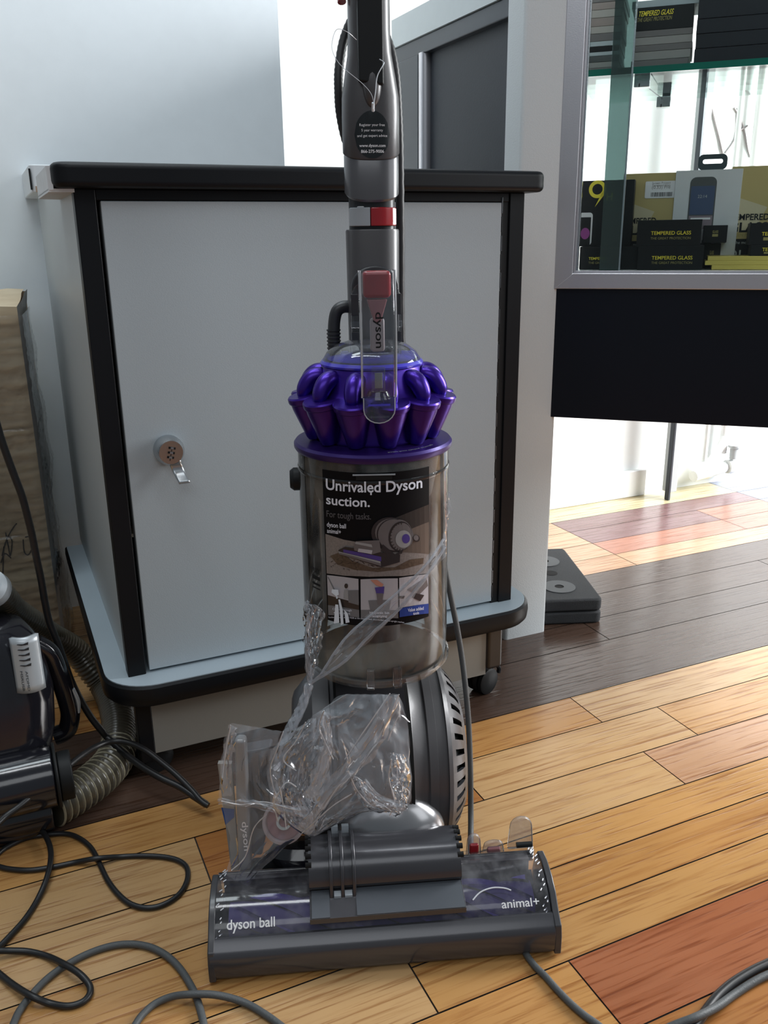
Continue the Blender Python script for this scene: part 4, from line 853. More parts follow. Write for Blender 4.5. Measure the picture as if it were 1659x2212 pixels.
    # end caps
    ep = [(-.193, .003), (-.193, .024), (-.190, .036), (-.178, .044), (-.166, .056), (-.150, .064), (-.130, .0675), (-.114, .066), (-.104, .050), (-.098, .030), (-.098, .003)]
    b = MB(); b.prism([(p[0]*1+(0), p[1]) for p in ep if p[0] > -.1925 or True], xl-.0015, xl+.0055, 'x', m_hous2); b.build('end_cap', h, bevel=.0015)
    b = MB(); b.prism(ep, xr-.005, xr+.0022, 'x', m_hous2); b.build('end_cap', h, bevel=.0015)
    # crinkled clear edges by end caps
    b = MB()
    rn = random.Random(9)
    for i in range(26):
        s_ = i/25; j = min(len(wpc)-1, int(s_*(len(wpc)-1))); p = wpc[j]; x = xr-.012+rn.uniform(-.002, .004)
        b.tube([(x, p.y, p.z+.001), (x+rn.uniform(.001, .004), p.y+.003, p.z+.0012)], .0007, MATS['white_scuff'], 5)
    for i in range(22):
        s_ = i/21; j = min(len(wpc)-1, int(s_*(len(wpc)-1))); p = wpc[j]; x = xl+.010+rn.uniform(-.004, .003)
        b.tube([(x, p.y, p.z+.001), (x+rn.uniform(.001, .003), p.y+.0025, p.z+.0012)], .0006, MATS['white_scuff'], 5)
    b.tube(catmull([wf(.083, -.166), wf(.092, -.160), wf(.105, -.157), wf(.117, -.158), wf(.124, -.1605)], 4), .0008, MATS['white_scuff'], 6)
    b.build('scuff_marks', h)
    # top housing
    hx0, hx1 = -.0825, .0745; hc = (-.118, .068); hr = .033
    hp = [(hc[0]+hr*cos(a), hc[1]+hr*sin(a)) for a in [RD(-30+k*6) for k in range(0, 36)]]
    # from rear-low over the top to the front; continue to ledge
    hp = hp[:-1]+[(-.1465, .0635), (-.1475, .0645), (-.178, .0565), (-.1785, .051), (-.150, .056), (-.13, .05), (-.09, .045)]
    b = MB(); b.prism(hp, hx0, hx1, 'x', m_hous); ho = b.build('duct_housing', h, bevel=.0006, ang=30)
    b = MB(); b.prism([(-.1475, .0642), (-.1482, .0652), (-.1778, .0575), (-.1775, .0562)], hx0+.002, -.0625, 'x', m_plate); b.prism([(-.1475, .0642), (-.1482, .0652), (-.1778, .0575), (-.1775, .0562)], -.0355, hx1-.001, 'x', m_plate); b.build('sloped_plate', ho)
    # ribs of latch
    for xx in (-.0600, -.0485, -.0365):
        b = MB(); rp = [(hc[0]+(hr+.0035)*cos(a), hc[1]+(hr+.0035)*sin(a)) for a in [RD(35+k*6) for k in range(0, 25)]]+[(-.157, .0625), (-.157, .060)]+[(hc[0]+(hr-.004)*cos(a), hc[1]+(hr-.004)*sin(a)) for a in [RD(175-k*6) for k in range(0, 24)]]
        b.prism(rp, xx-.0018, xx+.0018, 'x', m_hous); b.build('latch_rib', ho, bevel=.0008)
    b = MB(); b.prism([(-.152, .0665), (-.1575, .0645), (-.1575, .061), (-.150, .062)], -.0575, -.0505, 'x', m_lgrey); b.prism([(-.152, .0665), (-.1575, .0645), (-.1575, .061), (-.150, .062)], -.0465, -.0390, 'x', m_lgrey)
    b.prism([(-.100, .104), (-.092, .101), (-.094, .092), (-.102, .095)], -.0575, -.0505, 'x', m_lgrey); b.prism([(-.100, .104), (-.092, .101), (-.094, .092), (-.102, .095)], -.0465, -.0390, 'x', m_lgrey); b.build('latch_pad', ho)
    for xe in (hx0, hx1):
        b = MB()
        for k in range(5):
            a = RD(75+k*15); b.lathe([(0, -.003), (.0028, -.003), (.0028, .003), (0, .003)], m_void, T(xe, hc[0]+(hr-.0005)*cos(a), hc[1]+(hr-.0005)*sin(a)) @ RY(90), 12)
        b.build('edge_notches', ho)
    # rear wing left, rear clips right
    b = MB(); b.prism(rrect(-.155, -.085, -.112, -.07, .015, 5), .02, .052, 'z', m_blkm); b.build('left_duct', h, bevel=.008, bseg=3)
    def clip_(name, cx, w_, hgt, m_in, y=-.100):
        o_ = [(cx-w_, .052), (cx+w_, .052), (cx+w_*.85, .052+hgt*.7)]+[(cx+w_*.85*cos(a), .052+hgt*.7+hgt*.3*sin(a)) for a in [pi*k/8 for k in range(1, 8)]]+[(cx-w_*.85, .052+hgt*.7)]
        b = MB(); b.prism(o_, y, y+.005, 'y', MATS['clip_plastic']); c_ = b.build(name, h, bevel=.0012)
        if m_in:
            b = MB(); b.box(cx-w_*.6, cx+w_*.6, y-.002, y+.003, .056, .052+hgt*.62, m_in); b.build('red_insert' if m_in is m_red else 'dark_insert', c_, bevel=.002)
        return c_
    clip_('clear_clip', .097, .0085, .028, m_red); clip_('clear_clip', .119, .0125, .018, mat('red_tinted_plastic', (.30, .12, .13))); clip_('clear_clip', .151, .0145, .040, None, -.092)
    b = MB(); b.tube([(.143, -.104, .067), (.160, -.104, .067)], .0030, m_blkm, 12); b.build('black_pin', h)
    b = MB(); b.box(.083, .160, -.104, -.098, .045, .060, MATS['clear_plastic']); b.build('clear_rail', h, bevel=.001)
m_gdark2 = mat('satin_dark_plastic', (.030, .030, .034), .28, coat=.3)
m_hous2 = mat('end_cap_plastic', (.045, .045, .05), .3, coat=.2)
m_plate = mat('blue_grey_plate', (.085, .095, .11), .35, metal=.2)
mat('white_scuff', (.6, .62, .66), .4)
vacuum()
for _n in ('lower_column', 'switch_recess', 'upper_collar', 'wand_handle', 'hose_loop', 'hose_cuff', 'red_catch'): D.objects[_n].location.x += .0055
D.objects['tag_thread'].location.x -= .0055

# ================================================================ CABLES AND HOSES
m_cblk = mat('black_rubber_cable', (.013, .013, .014), .38); m_cgry = mat('grey_rubber_cable', (.075, .080, .082), .55, bump=.2, bscale=600)
def cable(name, label, px, r, m, lift=None, pts=None):
    P = []
    for i, p in enumerate(px):
        z = r+(lift or {}).get(i, 0); P.append(hz(p[0], p[1], z))
    if pts: P = pts
    c = catmull(P, 8); base = Vector((sum(p.x for p in P)/len(P), sum(p.y for p in P)/len(P), 0))
    b = MB(); b.tube(c, r, m, 12); o = b.build(name, None, base); o.location = base; tag(o, label, 'cable'); return o
def z2(L): return [(x/2.592, 1650+y/2.592) for x, y in L]
def z1(L): return [(x/3.456, 1200+y/3.456) for x, y in L]
def z8(L): return [(1100+x/2.968, 1950+y/2.968) for x, y in L]
cable('black_cable', 'black cable sweeping round a long flat loop across the light planks at left', z2([(-120, 640), (-60, 560), (0, 495), (60, 455), (150, 415), (260, 397), (370, 392), (440, 415), (500, 460), (540, 520), (572, 590), (605, 655), (655, 722), (722, 780), (800, 805), (880, 800), (960, 765), (1020, 710), (1050, 640), (1045, 580), (1000, 542), (920, 522), (800, 515), (680, 520), (540, 530), (420, 552), (300, 577), (180, 595), (80, 592), (0, 577), (-80, 540)]), .0031, m_cblk, {24: .0064, 9: 0})
cable('black_cable', 'black cable curling into a teardrop loop near the bottom left corner', z2([(-60, 160), (0, 192), (75, 217), (150, 270), (210, 340), (258, 410), (283, 480), (281, 560), (255, 660), (205, 770), (140, 870), (60, 960), (-10, 1030), (-60, 1060), (-30, 1048), (60, 1047), (160, 1052), (270, 1080), (370, 1128), (450, 1180), (500, 1240), (502, 1290), (460, 1335), (380, 1357), (280, 1342), (180, 1302), (80, 1242), (0, 1180), (-70, 1120)]), .0033, m_cblk, {1: .05, 0: .05, 2: .045, 3: .03, 4: .012, 5: .0068, 6: .006, 7: .0066, 8: .0045, 12: .0, 13: .003, 14: .0066, 15: .003, 18: .0068, 19: .0068, 20: .002, 25: .0066, 26: .003})
cable('grey_cable', 'thick grey cable arching over the planks at bottom left', z2([(30, 1560), (75, 1457), (110, 1382), (180, 1290), (280, 1190), (400, 1110), (520, 1052), (640, 1017), (750, 1010), (850, 1030), (940, 1080), (1010, 1150), (1062, 1230), (1097, 1300), (1122, 1380), (1140, 1457), (1150, 1540)]), .0036, m_cgry)
cable('grey_cable', 'grey cable making a low arch at the bottom edge left of the cleaner head', z2([(700, 1560), (760, 1457), (802, 1400), (870, 1342), (960, 1304), (1060, 1291), (1180, 1291), (1290, 1311), (1390, 1347), (1480, 1400), (1560, 1457), (1640, 1520)]), .0034, m_cgry, {4: .003, 5: .0075, 6: .0075, 7: .003})
cable('grey_cable', 'lighter grey cable at the bottom right corner', z8([(900, 880), (1000, 815), (1090, 775), (1200, 733), (1330, 668), (1440, 590), (1560, 512), (1659, 462), (1750, 430)]), .0038, m_cgry, {2: .004, 3: .0075, 4: .0035})
cable('dark_cable', 'almost black cable behind the lighter one at the bottom right corner', z8([(1130, 860), (1200, 778), (1245, 715), (1290, 655), (1350, 585), (1440, 510), (1560, 437), (1659, 390), (1750, 350)]), .0045, m_cblk)
# upright vacuum power cord
pc = [atY(861, 560, .93), atY(861, 705, .93), atY(874, 770, .935), atY(900, 900, .95), atY(935, 1080, .955), atY(955, 1190, .945), atY(971, 1275, .94), atY(986, 1350, .935), atY(997, 1415, .93), atY(1005, 1480, .92), atY(1012, 1560, .91), atY(1016, 1660, .895), atY(1017, 1760, .88)]
pc += [hz(1018, 1868, .008), hz(1030, 1890, .0045), hz(1060, 1930, .0045), hz(1100, 1990, .0035), hz(1130, 2050, .0035)]+[hz(x, y, .0035) for x, y in ((1154, 2085), (1177, 2108), (1201, 2135), (1231, 2166), (1262, 2193), (1289, 2212), (1330, 2245))]
pc = [Vector(p) for p in pc]
cable('grey_cable', 'grey cable hanging down beside the vacuum column, then lying under its head', [], .0034, m_cgry, pts=pc)
# black cord hanging from upper left to the floor
L_ = [(-14, 890), (0, 940), (12, 976), (30, 1025), (47, 1070), (59, 1114), (69, 1155), (79, 1206), (89, 1253), (97, 1300), (107, 1345), (124, 1388), (140, 1432), (153, 1469), (174, 1512), (197, 1550), (220, 1579), (234, 1595), (260, 1620), (304, 1654), (347, 1680), (385, 1698), (420, 1721), (446, 1738)]
end = hz(234, 1595, .055); n_ = 17; pts = []
for i, p in enumerate(L_):
    if i <= n_: pts.append(atY(p[0], p[1], 1.02+(end.y-1.02)*(i/n_)))
    else: pts.append(hz(p[0], p[1], .055-.040*(i-n_)/(len(L_)-1-n_)))
cable('black_cable', 'long black cable hanging past the carton and running along the floor to the dark strip', [], .0045, m_cblk, pts=pts)
L_ = z1([(-60, 2050), (40, 1950), (150, 1870), (300, 1745), (450, 1622), (600, 1500), (720, 1425), (840, 1388), (960, 1397), (1080, 1450), (1200, 1540), (1320, 1640), (1430, 1750), (1500, 1830), (1555, 1868)])
zl = [.07, .072, .075, .078, .08, .078, .072, .068, .066, .060, .05, .04, .028, .02, .016]
pts = [hz(p[0], p[1], z) for p, z in zip(L_, zl)]
cable('black_cable', 'black cable arching over the ribbed hose and joining another at its tip', [], .0038, m_cblk, pts=pts)

m_hose = mat('olive_grey_hose', (.085, .075, .055), .28, coat=.2); m_hose2 = mat('grey_brown_hose', (.12, .105, .09), .35)
def hose():
    px = [(-25, 1268, .30), (6, 1290, .27), (29, 1316, .235), (72, 1345, .19), (116, 1374, .14), (159, 1402, .10), (192, 1440, .065), (225, 1480, .035), (246, 1518, .026), (257, 1560, .026), (256, 1605, .026), (246, 1642, .026), (212, 1680, .026), (168, 1712, .026), (112, 1746, .027)]
    P = [hz(x, y, z) for x, y, z in px]; base = Vector((P[9].x, P[9].y, 0))
    t = thing('vacuum_hose', 'ribbed brown-grey hose looping under the cabinet shelf to a glossy black tube', 'hose', base)
    c = catmull(P, 14)
    # resample evenly
    seg = []; L = 0; out = [c[0]]; step = .0019
    for a, d_ in zip(c, c[1:]):
        l = (d_-a).length; pos = 0
        while L+l-pos >= step:
            pos += step-L; L = 0; out.append(a+(d_-a)*(pos/l))
        L += l-pos
    n = len(out)
    def r(i): 
        s_ = i/n; R = .0175+.0075*min(1, max(0, (s_-.35)/.3)); per = 4 if s_ < .80 else 5
        return R*(1.0 if (i % per) < per/2 else .88)
    b = MB(); b.tube(out, r, m_hose, 24); o = b.build('ribbed_tube', t, base, ang=80)
    rings = MB()
    for i in range(int(n*.80), n, 5):
        tt = (out[min(i+2, n-1)]-out[max(i-2, 0)]).normalized(); M = Matrix.Translation(out[i]) @ tt.to_track_quat('Z', 'Y').to_matrix().to_4x4()
        rings.lathe([(.0240, -.0016), (.0256, -.0008), (.0262, 0), (.0256, .0008), (.0240, .0016)], mat('pale_hose_rib', (.34, .31, .22), .25), M, 24)  # paler rings over the last stretch of hose
    rings.build('pale_ribs', t, base)
    b = MB(); tt = (out[4]-out[0]).normalized(); M = Matrix.Translation(out[2]) @ (-tt).to_track_quat('Z', 'Y').to_matrix().to_4x4()
    b.lathe([(.019, -.012), (.0225, -.012), (.0225, .004), (.017, .008), (0, .008)], m_silv2, T(0.012, .0, 0) @ M if False else M, 28); b.build('silver_cuff', t, base)
    b = MB(); e = out[-1]; d_ = Vector((-.93, -.36, 0)).normalized(); b.tube([e+Vector((0, 0, 0)), e+d_*.05, e+d_*.12, e+d_*.30], .0265, m_gloss, 32); b.build('black_end_tube', t, base, bevel=.002)
m_silv2 = mat('silver_paint', (.5, .54, .57), .35, metal=.4); m_gloss = mat('glossy_black_plastic', (.010, .010, .014), .14, coat=.5, bump=.08, bscale=60)
hose()

# ================================================================ BLACK CANISTER VACUUM (left)
def canister():
    O = (-.07, 1.07, 0)
    t = thing('canister_vacuum', 'glossy black vacuum cleaner cut off by the left edge, with a silver slotted badge', 'vacuum cleaner', uvp(-.07, 1.07), UVROT)
    b = MB()
    secs = [(.055, -.30, -.010, 1.02, 1.16), (.075, -.30, -.002, 1.01, 1.17), (.12, -.30, .010, 1.015, 1.17), (.165, -.30, .014, 1.025, 1.16), (.195, -.30, .010, 1.03, 1.15), (.228, -.29, .002, 1.038, 1.14), (.250, -.28, -.012, 1.05, 1.13), (.257, -.27, -.03, 1.06, 1.12)]
    vs = []; n = None
    for (z, x0, x1, y0, y1) in secs:
        p = rrect(x0, x1, y0, y1, min(.045, (y1-y0)*.45), 6); n = len(p); vs += [(q[0], q[1], z) for q in p]
    fs = [(i*n+k, i*n+(k+1) % n, (i+1)*n+(k+1) % n, (i+1)*n+k) for i in range(len(secs)-1) for k in range(n)]+[tuple(range(n))[::-1], tuple(range((len(secs)-1)*n, len(secs)*n))]
    b.add(vs, fs, m_gloss); b.build('body_shell', t, O, ang=60)
    # badge lying on the sloped front
    c = [onplane(*p, uvp(0, 1.043), V) for p in ((32, 1366), (88, 1372), (87, 1483), (28, 1478))]
    L = [Vector((p.dot(U), 1.046-.02*0, p.z)) for p in c]
    zt = sum(p.z for p in L[:2])/2; zb = sum(p.z for p in L[2:])/2; xa = (L[0].x+L[3].x)/2; xb = (L[1].x+L[2].x)/2
    def bf(q, s_): 
        a = (q-.5)*1.6; return Vector((xa+(xb-xa)*q, 1.022+.007*(2*q-1)**2+.012*s_, zb+(zt-zb)*s_))
    b = MB(); b.grid(bf, 12, 8, m_silv2); o = b.build('silver_badge', t, O, recalc=False); sm = o.modifiers.new('s', 'SOLIDIFY'); sm.thickness = .006; sm.offset = 0
    b = MB()
    def bo(q, s_): p = bf(q, s_); return p+Vector((0, -.0042, 0))
    for k in range(5):
        s0 = .90-.095*k; w_ = .03
        vs = [bo(.18, s0-.004), bo(.36, s0-.016), bo(.62, s0-.020), bo(.64, s0+.03), bo(.44, s0+.008), bo(.22, s0+.010)]
        b.add(vs, [(0, 1, 2, 3, 4, 5)], m_gdark)
    b.text('AFDMD', m_frame, lambda x, y: bo(.36+y, .42-x), width=.36, height=.09, x=0, y=0); b.text('MSRUSB', m_frame, lambda x, y: bo(.16+y, .42-x), width=.36, height=.09, x=0, y=0)
    b.build('badge_slots', t, O, recalc=False)
    # side wheel guard / handle at right
    b = MB(); b.tube(catmull([(.0, 1.09, .215), (.014, 1.09, .20), (.022, 1.09, .17), (.028, 1.09, .13), (.029, 1.09, .105), (.022, 1.09, .085), (.006, 1.09, .08)], 6), .0125, m_gloss, 14); b.build('side_handle', t, O)
    b = MB(); b.tube(catmull([(.036, 1.085, .145), (.0405, 1.085, .125), (.039, 1.085, .11)], 5), .003, m_silv2, 10); b.build('silver_clip', t, O)
    # elbow
    b = MB(); b.tube([(-.30, 1.0, .078), (-.02, 1.0, .078), (.0, 1.0, .078)], .037, m_gloss, 40); b.build('elbow_tube', t, O, bevel=.003)
    b = MB(); b.tube([(.0, 1.0, .078), (.004, 1.0, .078)], .040, m_blkm, 32); b.tube([(.004, 1.0, .075), (.02, 1.0, .075)], .030, m_blkm, 28); b.build('elbow_collar', t, O, bevel=.002)
    b = MB(); b.box(-.30, -.02, .99, 1.15, .0, .058, m_gloss); b.build('base', t, O, bevel=.012, bseg=3)
canister()

# ================================================================ WRAPPED CARTON (left)
def carton():
    O = (-.14, 1.55, 0)
    t = thing('wrapped_carton', 'tall brown cardboard carton bound in clear stretch wrap at the left edge', 'carton', uvp(-.14, 1.55), UVROT)
    m = D.materials.new('worn_cardboard'); m.use_nodes = True; nt = m.node_tree; bs = nt.nodes['Principled BSDF']; N = nt.nodes.new; Lk = nt.links.new
    tc = N('ShaderNodeTexCoord'); mp = N('ShaderNodeMapping'); mp.inputs['Scale'].default_value = (4, 4, 22); n = N('ShaderNodeTexNoise'); n.inputs['Scale'].default_value = 1.5; n.inputs['Detail'].default_value = 6
    cr = N('ShaderNodeValToRGB'); cr.color_ramp.elements[0].position = .3; cr.color_ramp.elements[0].color = (.40, .28, .16, 1); cr.color_ramp.elements[1].position = .7; cr.color_ramp.elements[1].color = (.70, .60, .43, 1)
    Lk(tc.outputs['Object'], mp.inputs['Vector']); Lk(mp.outputs[0], n.inputs['Vector']); Lk(n.outputs[0], cr.inputs[0]); Lk(cr.outputs[0], bs.inputs['Base Color']); bs.inputs['Roughness'].default_value = .7
    ms = mat('grey_mottled_cardboard', (.30, .28, .26), .6, var=.5, bscale=30, bump=.5)  # greyer, mottled tone for the side face
    def side(z, s_):   # s_ 0 front corner, 1 back corner
        w_ = .006*sin(z*22)+.004*sin(z*61+1)+.01*noise.noise(Vector((z*9, s_*2, 0)))
        return Vector((.043+.023*s_+w_*s_*.6, 1.45+.20*s_, z))
    b = MB(); top = lambda s_, q: .606+.016*s_+.003*sin(q*9)
    b.grid(lambda q, s_: Vector((-.36+.403*q, 1.45-.003*sin(s_*19)*sin(q*7), (top(0, q))*s_)), 16, 30, m)
    b.grid(lambda q, s_: side(top(q, 1)*s_, q), 8, 40, ms)
    b.grid(lambda q, s_: (lambda e: Vector((-.36+(e.x+.36)*q, e.y, top(s_, q)+.004*noise.noise(Vector((q*20, s_*8, 1))))))(side(.59, s_)), 16, 8, m)
    b.add([(-.36, 1.45, 0), (-.36, 1.65, 0), (.066, 1.65, 0), (.043, 1.45, 0), (-.36, 1.65, .62), (.066, 1.65, .62)], [(0, 1, 2, 3), (1, 4, 5, 2)], m); b.build('cardboard_box', t, O, recalc=False)
    # wrap
    b = MB(); rn = random.Random(11)
    def wf(q, s_):
        z = .02+.575*s_; d_ = .0035+.003*abs(noise.noise(Vector((q*5, s_*60, 3))))+.002*abs(noise.noise(Vector((q*30, s_*200, 7))))
        if q < .7: return Vector((-.36+(.405)*(q/.7), 1.45-d_, z))
        k = (q-.7)/.3; p = side(z, k); return p+Vector((d_+.001, -.001, 0))
    b.grid(wf, 60, 150, MATS['stretch_film']); b.build('stretch_film', t, O, recalc=False)
    b = MB(); m_pen = mat('black_marker', (.03, .025, .02), .6)
    for pts in ([(4, 1200), (14, 1165), (28, 1140), (36, 1130)], [(12, 1150), (18, 1180), (22, 1200), (26, 1170), (20, 1158)], [(50, 1165), (52, 1190), (60, 1198), (68, 1185), (64, 1160), (54, 1160)], [(2, 1215), (10, 1195), (24, 1205)], [(8, 1180), (6, 1240)]):
        b.tube(catmull([(lambda p: Vector((p.dot(U), 1.4485, p.z)))(onplane(x, y, uvp(0, 1.45), V)) for x, y in pts], 5), .0009, m_pen, 6)
    b.build('marker_scrawl', t, O)
clear('stretch_film', (.93, .93, .92), gloss=.02, rough=.12, haze=.04, bump=.5, bscale=60, fres=1.35)
carton()

# ================================================================ PLASTIC BAG AND TOOLS
clear('bag_film', (.97, .97, .98), gloss=.012, rough=.13, haze=.14, hazecol=(.78, .84, .90), fres=1.11)
clear('bag_fold', (.95, .96, .97), gloss=.02, rough=.2, haze=.26, hazecol=(.72, .75, .80), fres=1.15)
def bag():
    t = thing('plastic_bag', 'crumpled clear plastic bag hanging over the left side of the ball, tied round the bin', 'plastic bag', hz(640, 1900, 0))
    O = t.location
    rn = random.Random(21)
    def sheet(name, left, right, Y, amp=.010, nu=46, nv=60, seed=0, fs=34, bulge=.0, mt='bag_film'):
        Lc = catmull([(p[0], p[1], 0) for p in left], 6); Rc = catmull([(p[0], p[1], 0) for p in right], 6)
        fm = MATS[mt]
        def smp(c, s_):
            f = s_*(len(c)-1); i = min(int(f), len(c)-2); return c[i].lerp(c[i+1], f-i)
        def f(q, s_):
            a, c = smp(Lc, s_), smp(Rc, s_); p = a.lerp(c, q); Yv = Y(q, s_) if callable(Y) else Y
            e = min(1, 4*min(q, 1-q, s_, 1-s_)+.25)
            sk = Vector((q*1.0+.6*s_, (s_-.5*q)*.8, seed)); n1 = 1-abs(noise.noise(sk*fs*.09))*2.2; n2 = 1-abs(noise.noise(sk*fs*.2+Vector((5, 3, 1))))*2.4; n3 = 1-abs(noise.noise(sk*fs*.45))*2
            d_ = amp*(n1*.8+n2*.30+n3*.11)*e+bulge*sin(pi*q)*sin(pi*s_)
            w_ = noise.noise(Vector((q*7, s_*9, seed+9)))*5*(1 if .02 < q < .98 else 2)
            return atY(p.x+w_, p.y+w_*.7, Yv-d_)
        b = MB(); b.grid(f, nu, nv, fm); return b.build(name, t, O, recalc=False, ang=40)
    # left pouch round the tools
    Ll = [(500, 1562), (488, 1600), (474, 1660), (476, 1720), (488, 1780), (498, 1840), (488, 1890)]
    Lr = [(610, 1580), (596, 1640), (590, 1700), (640, 1740), (650, 1800), (590, 1850), (535, 1915)]
    sheet('pouch_front', Ll, Lr, lambda q, s_: .735+.01*q, .008, seed=1); sheet('pouch_back', Ll, Lr, lambda q, s_: .790, .006, seed=2)
    # middle mass
    Ml = [(668, 1555), (630, 1580), (588, 1620), (578, 1680), (585, 1730), (610, 1770), (650, 1800), (668, 1805)]
    Mr = [(700, 1545), (720, 1600), (715, 1640), (700, 1690), (690, 1720), (700, 1750), (690, 1780), (672, 1806)]
    sheet('twisted_front', Ml, Mr, .738, .014, seed=3, fs=60); sheet('twisted_back', Ml, Mr, .76, .012, seed=4, fs=40)
    # right flap
    Rl = [(745, 1500), (700, 1530), (672, 1560), (700, 1640), (650, 1720), (655, 1790), (670, 1806)]
    Rr = [(860, 1500), (880, 1560), (885, 1620), (888, 1690), (875, 1745), (780, 1755), (680, 1806)]
    sheet('flap_front', Rl, Rr, lambda q, s_: .742, .016, seed=5, fs=36, nu=60, nv=70); sheet('flap_back', Rl, Rr, lambda q, s_: .762, .010, seed=6, fs=26)
    # bottom edge frill
    sheet('flap_hem', [(748, 1665), (760, 1700), (790, 1745), (840, 1760), (858, 1765)], [(760, 1665), (790, 1690), (820, 1720), (860, 1730), (882, 1735)], .728, .008, seed=8, fs=50, nu=20)
    sheet('side_frill', [(840, 1625), (835, 1670), (845, 1710), (868, 1750)], [(872, 1630), (889, 1680), (885, 1710), (878, 1752)], .729, .010, seed=10, fs=50, nu=20)
    sheet('diagonal_fold', [(835, 1500), (800, 1570), (740, 1650), (690, 1715), (640, 1790)], [(862, 1512), (835, 1590), (775, 1670), (715, 1735), (668, 1805)], .722, .006, seed=15, fs=24, nu=16, nv=60, mt='bag_fold')
    sheet('upright_fold', [(692, 1535), (700, 1590), (680, 1660), (655, 1720)], [(712, 1540), (718, 1600), (712, 1670), (690, 1735)], .724, .005, seed=16, fs=24, nu=12, nv=40, mt='bag_fold')
    sheet('pouch_edge_fold', [(497, 1565), (486, 1605), (478, 1660), (480, 1720)], [(512, 1572), (504, 1610), (500, 1660), (500, 1720)], .731, .004, seed=17, fs=24, nu=10, nv=30, mt='bag_fold')
    sheet('waist_band', [(470, 1725), (540, 1728), (600, 1738), (660, 1745)], [(472, 1738), (540, 1745), (600, 1756), (660, 1768)], .722, .004, seed=18, fs=60, nu=8, nv=40, mt='bag_fold')
    sheet('hem_fold', [(790, 1680), (815, 1712), (850, 1728), (880, 1738)], [(782, 1700), (800, 1738), (840, 1752), (868, 1760)], .720, .004, seed=19, fs=40, nu=10, nv=30, mt='bag_fold')
    # whitish tubes that paint bright glints along the creases of the film
    cre = [[(862, 1500), (835, 1560), (800, 1625), (770, 1665), (735, 1700)], [(842, 1498), (800, 1560), (745, 1640)], [(885, 1560), (865, 1545), (850, 1570), (838, 1600)], [(856, 1640), (862, 1690), (884, 1712), (870, 1745)], [(846, 1640), (840, 1680), (852, 1730), (842, 1762)],
           [(752, 1665), (770, 1705), (800, 1738), (820, 1735), (845, 1752)], [(700, 1535), (690, 1570), (703, 1605), (720, 1640)], [(612, 1580), (596, 1625), (584, 1660), (590, 1700), (603, 1730)], [(640, 1700), (620, 1690), (602, 1712), (588, 1745)], [(478, 1730), (520, 1738), (570, 1732), (620, 1745), (650, 1752)],
           [(530, 1742), (555, 1736), (590, 1748), (600, 1775)], [(652, 1800), (680, 1775), (720, 1740), (760, 1715)], [(498, 1566), (488, 1620), (480, 1680)], [(660, 1560), (640, 1600), (612, 1640), (640, 1665)], [(604, 1700), (612, 1740), (618, 1790)], [(700, 1745), (730, 1700), (745, 1690)], [(500, 1880), (530, 1850), (548, 1790), (575, 1760)]]
    b = MB(); rr = random.Random(4)
    for c_ in cre:
        P = catmull([atY(x, y, .7175+rr.uniform(0, .006)) for x, y in c_], 7); n = len(P); k0 = rr.uniform(0, 9)
        b.tube(P, lambda i: .00045+.0007*abs(noise.noise(Vector((i*.3, k0, 0)))), MATS['painted_glint_plastic'], 6)
    b.build('painted_crease_glints', t, O)
    # strands
    def strand(name, px, r, seed, nn=10):
        P = catmull([atY(x, y, Y) for x, y, Y in px], nn); b = MB(); n = len(P)
        b.tube(P, lambda i: r(i/(n-1))*(1+.35*noise.noise(Vector((i*.35, seed, 0)))), MATS['bag_film'], 9)
        for k in range(3):
            Q = [p+Vector((sin(i*.45+k*2.1), 0, cos(i*.45+k*2.1)))*r(i/(n-1))*.7 for i, p in enumerate(P)]; b.tube(Q, lambda i: r(i/(n-1))*.4, MATS['bag_film'], 6)
        return b.build(name, t, O, recalc=False, ang=60)
    strand('neck_strand', [(668, 1478, .760), (650, 1530, .757), (625, 1580, .75), (605, 1640, .742), (600, 1700, .737)], lambda s_: .0042+.003*s_, 1)
    sheet('upper_fan', [(660, 1298), (655, 1330), (656, 1380), (658, 1430), (666, 1474)], [(662, 1300), (698, 1320), (695, 1380), (690, 1420), (672, 1474)], .765, .010, seed=12, fs=50, nu=24, nv=50)
    strand('fan_rib', [(664, 1300, .765), (666, 1350, .762), (664, 1410, .76), (669, 1470, .76)], lambda s_: .002+.001*s_, 4)
    fan = lambda q, s_: .757+.0*q if s_ < .7 else .757+.02*(s_-.7)/.3
    sheet('tie_strip', [(690, 1462), (740, 1385), (800, 1330), (870, 1270), (920, 1215), (958, 1165)], [(668, 1478), (730, 1440), (800, 1380), (850, 1330), (905, 1275), (962, 1200)], fan, .005, seed=13, fs=70, nu=14, nv=80)
    strand('tie_edge', [(668, 1477, .757), (740, 1432, .754), (800, 1372, .754), (860, 1318, .755), (920, 1245, .758), (962, 1180, .775)], lambda s_: .0016, 5, 12)
    strand('tie_edge', [(690, 1462, .757), (745, 1380, .754), (810, 1322, .754), (870, 1270, .755), (925, 1215, .758), (958, 1165, .775)], lambda s_: .0013, 6, 12)
    sheet('tape_tail', [(964, 1060), (962, 1100), (958, 1150), (955, 1185)], [(974, 1066), (972, 1105), (965, 1150), (964, 1200)], .790, .003, seed=14, fs=30, nu=8, nv=30)
bag()
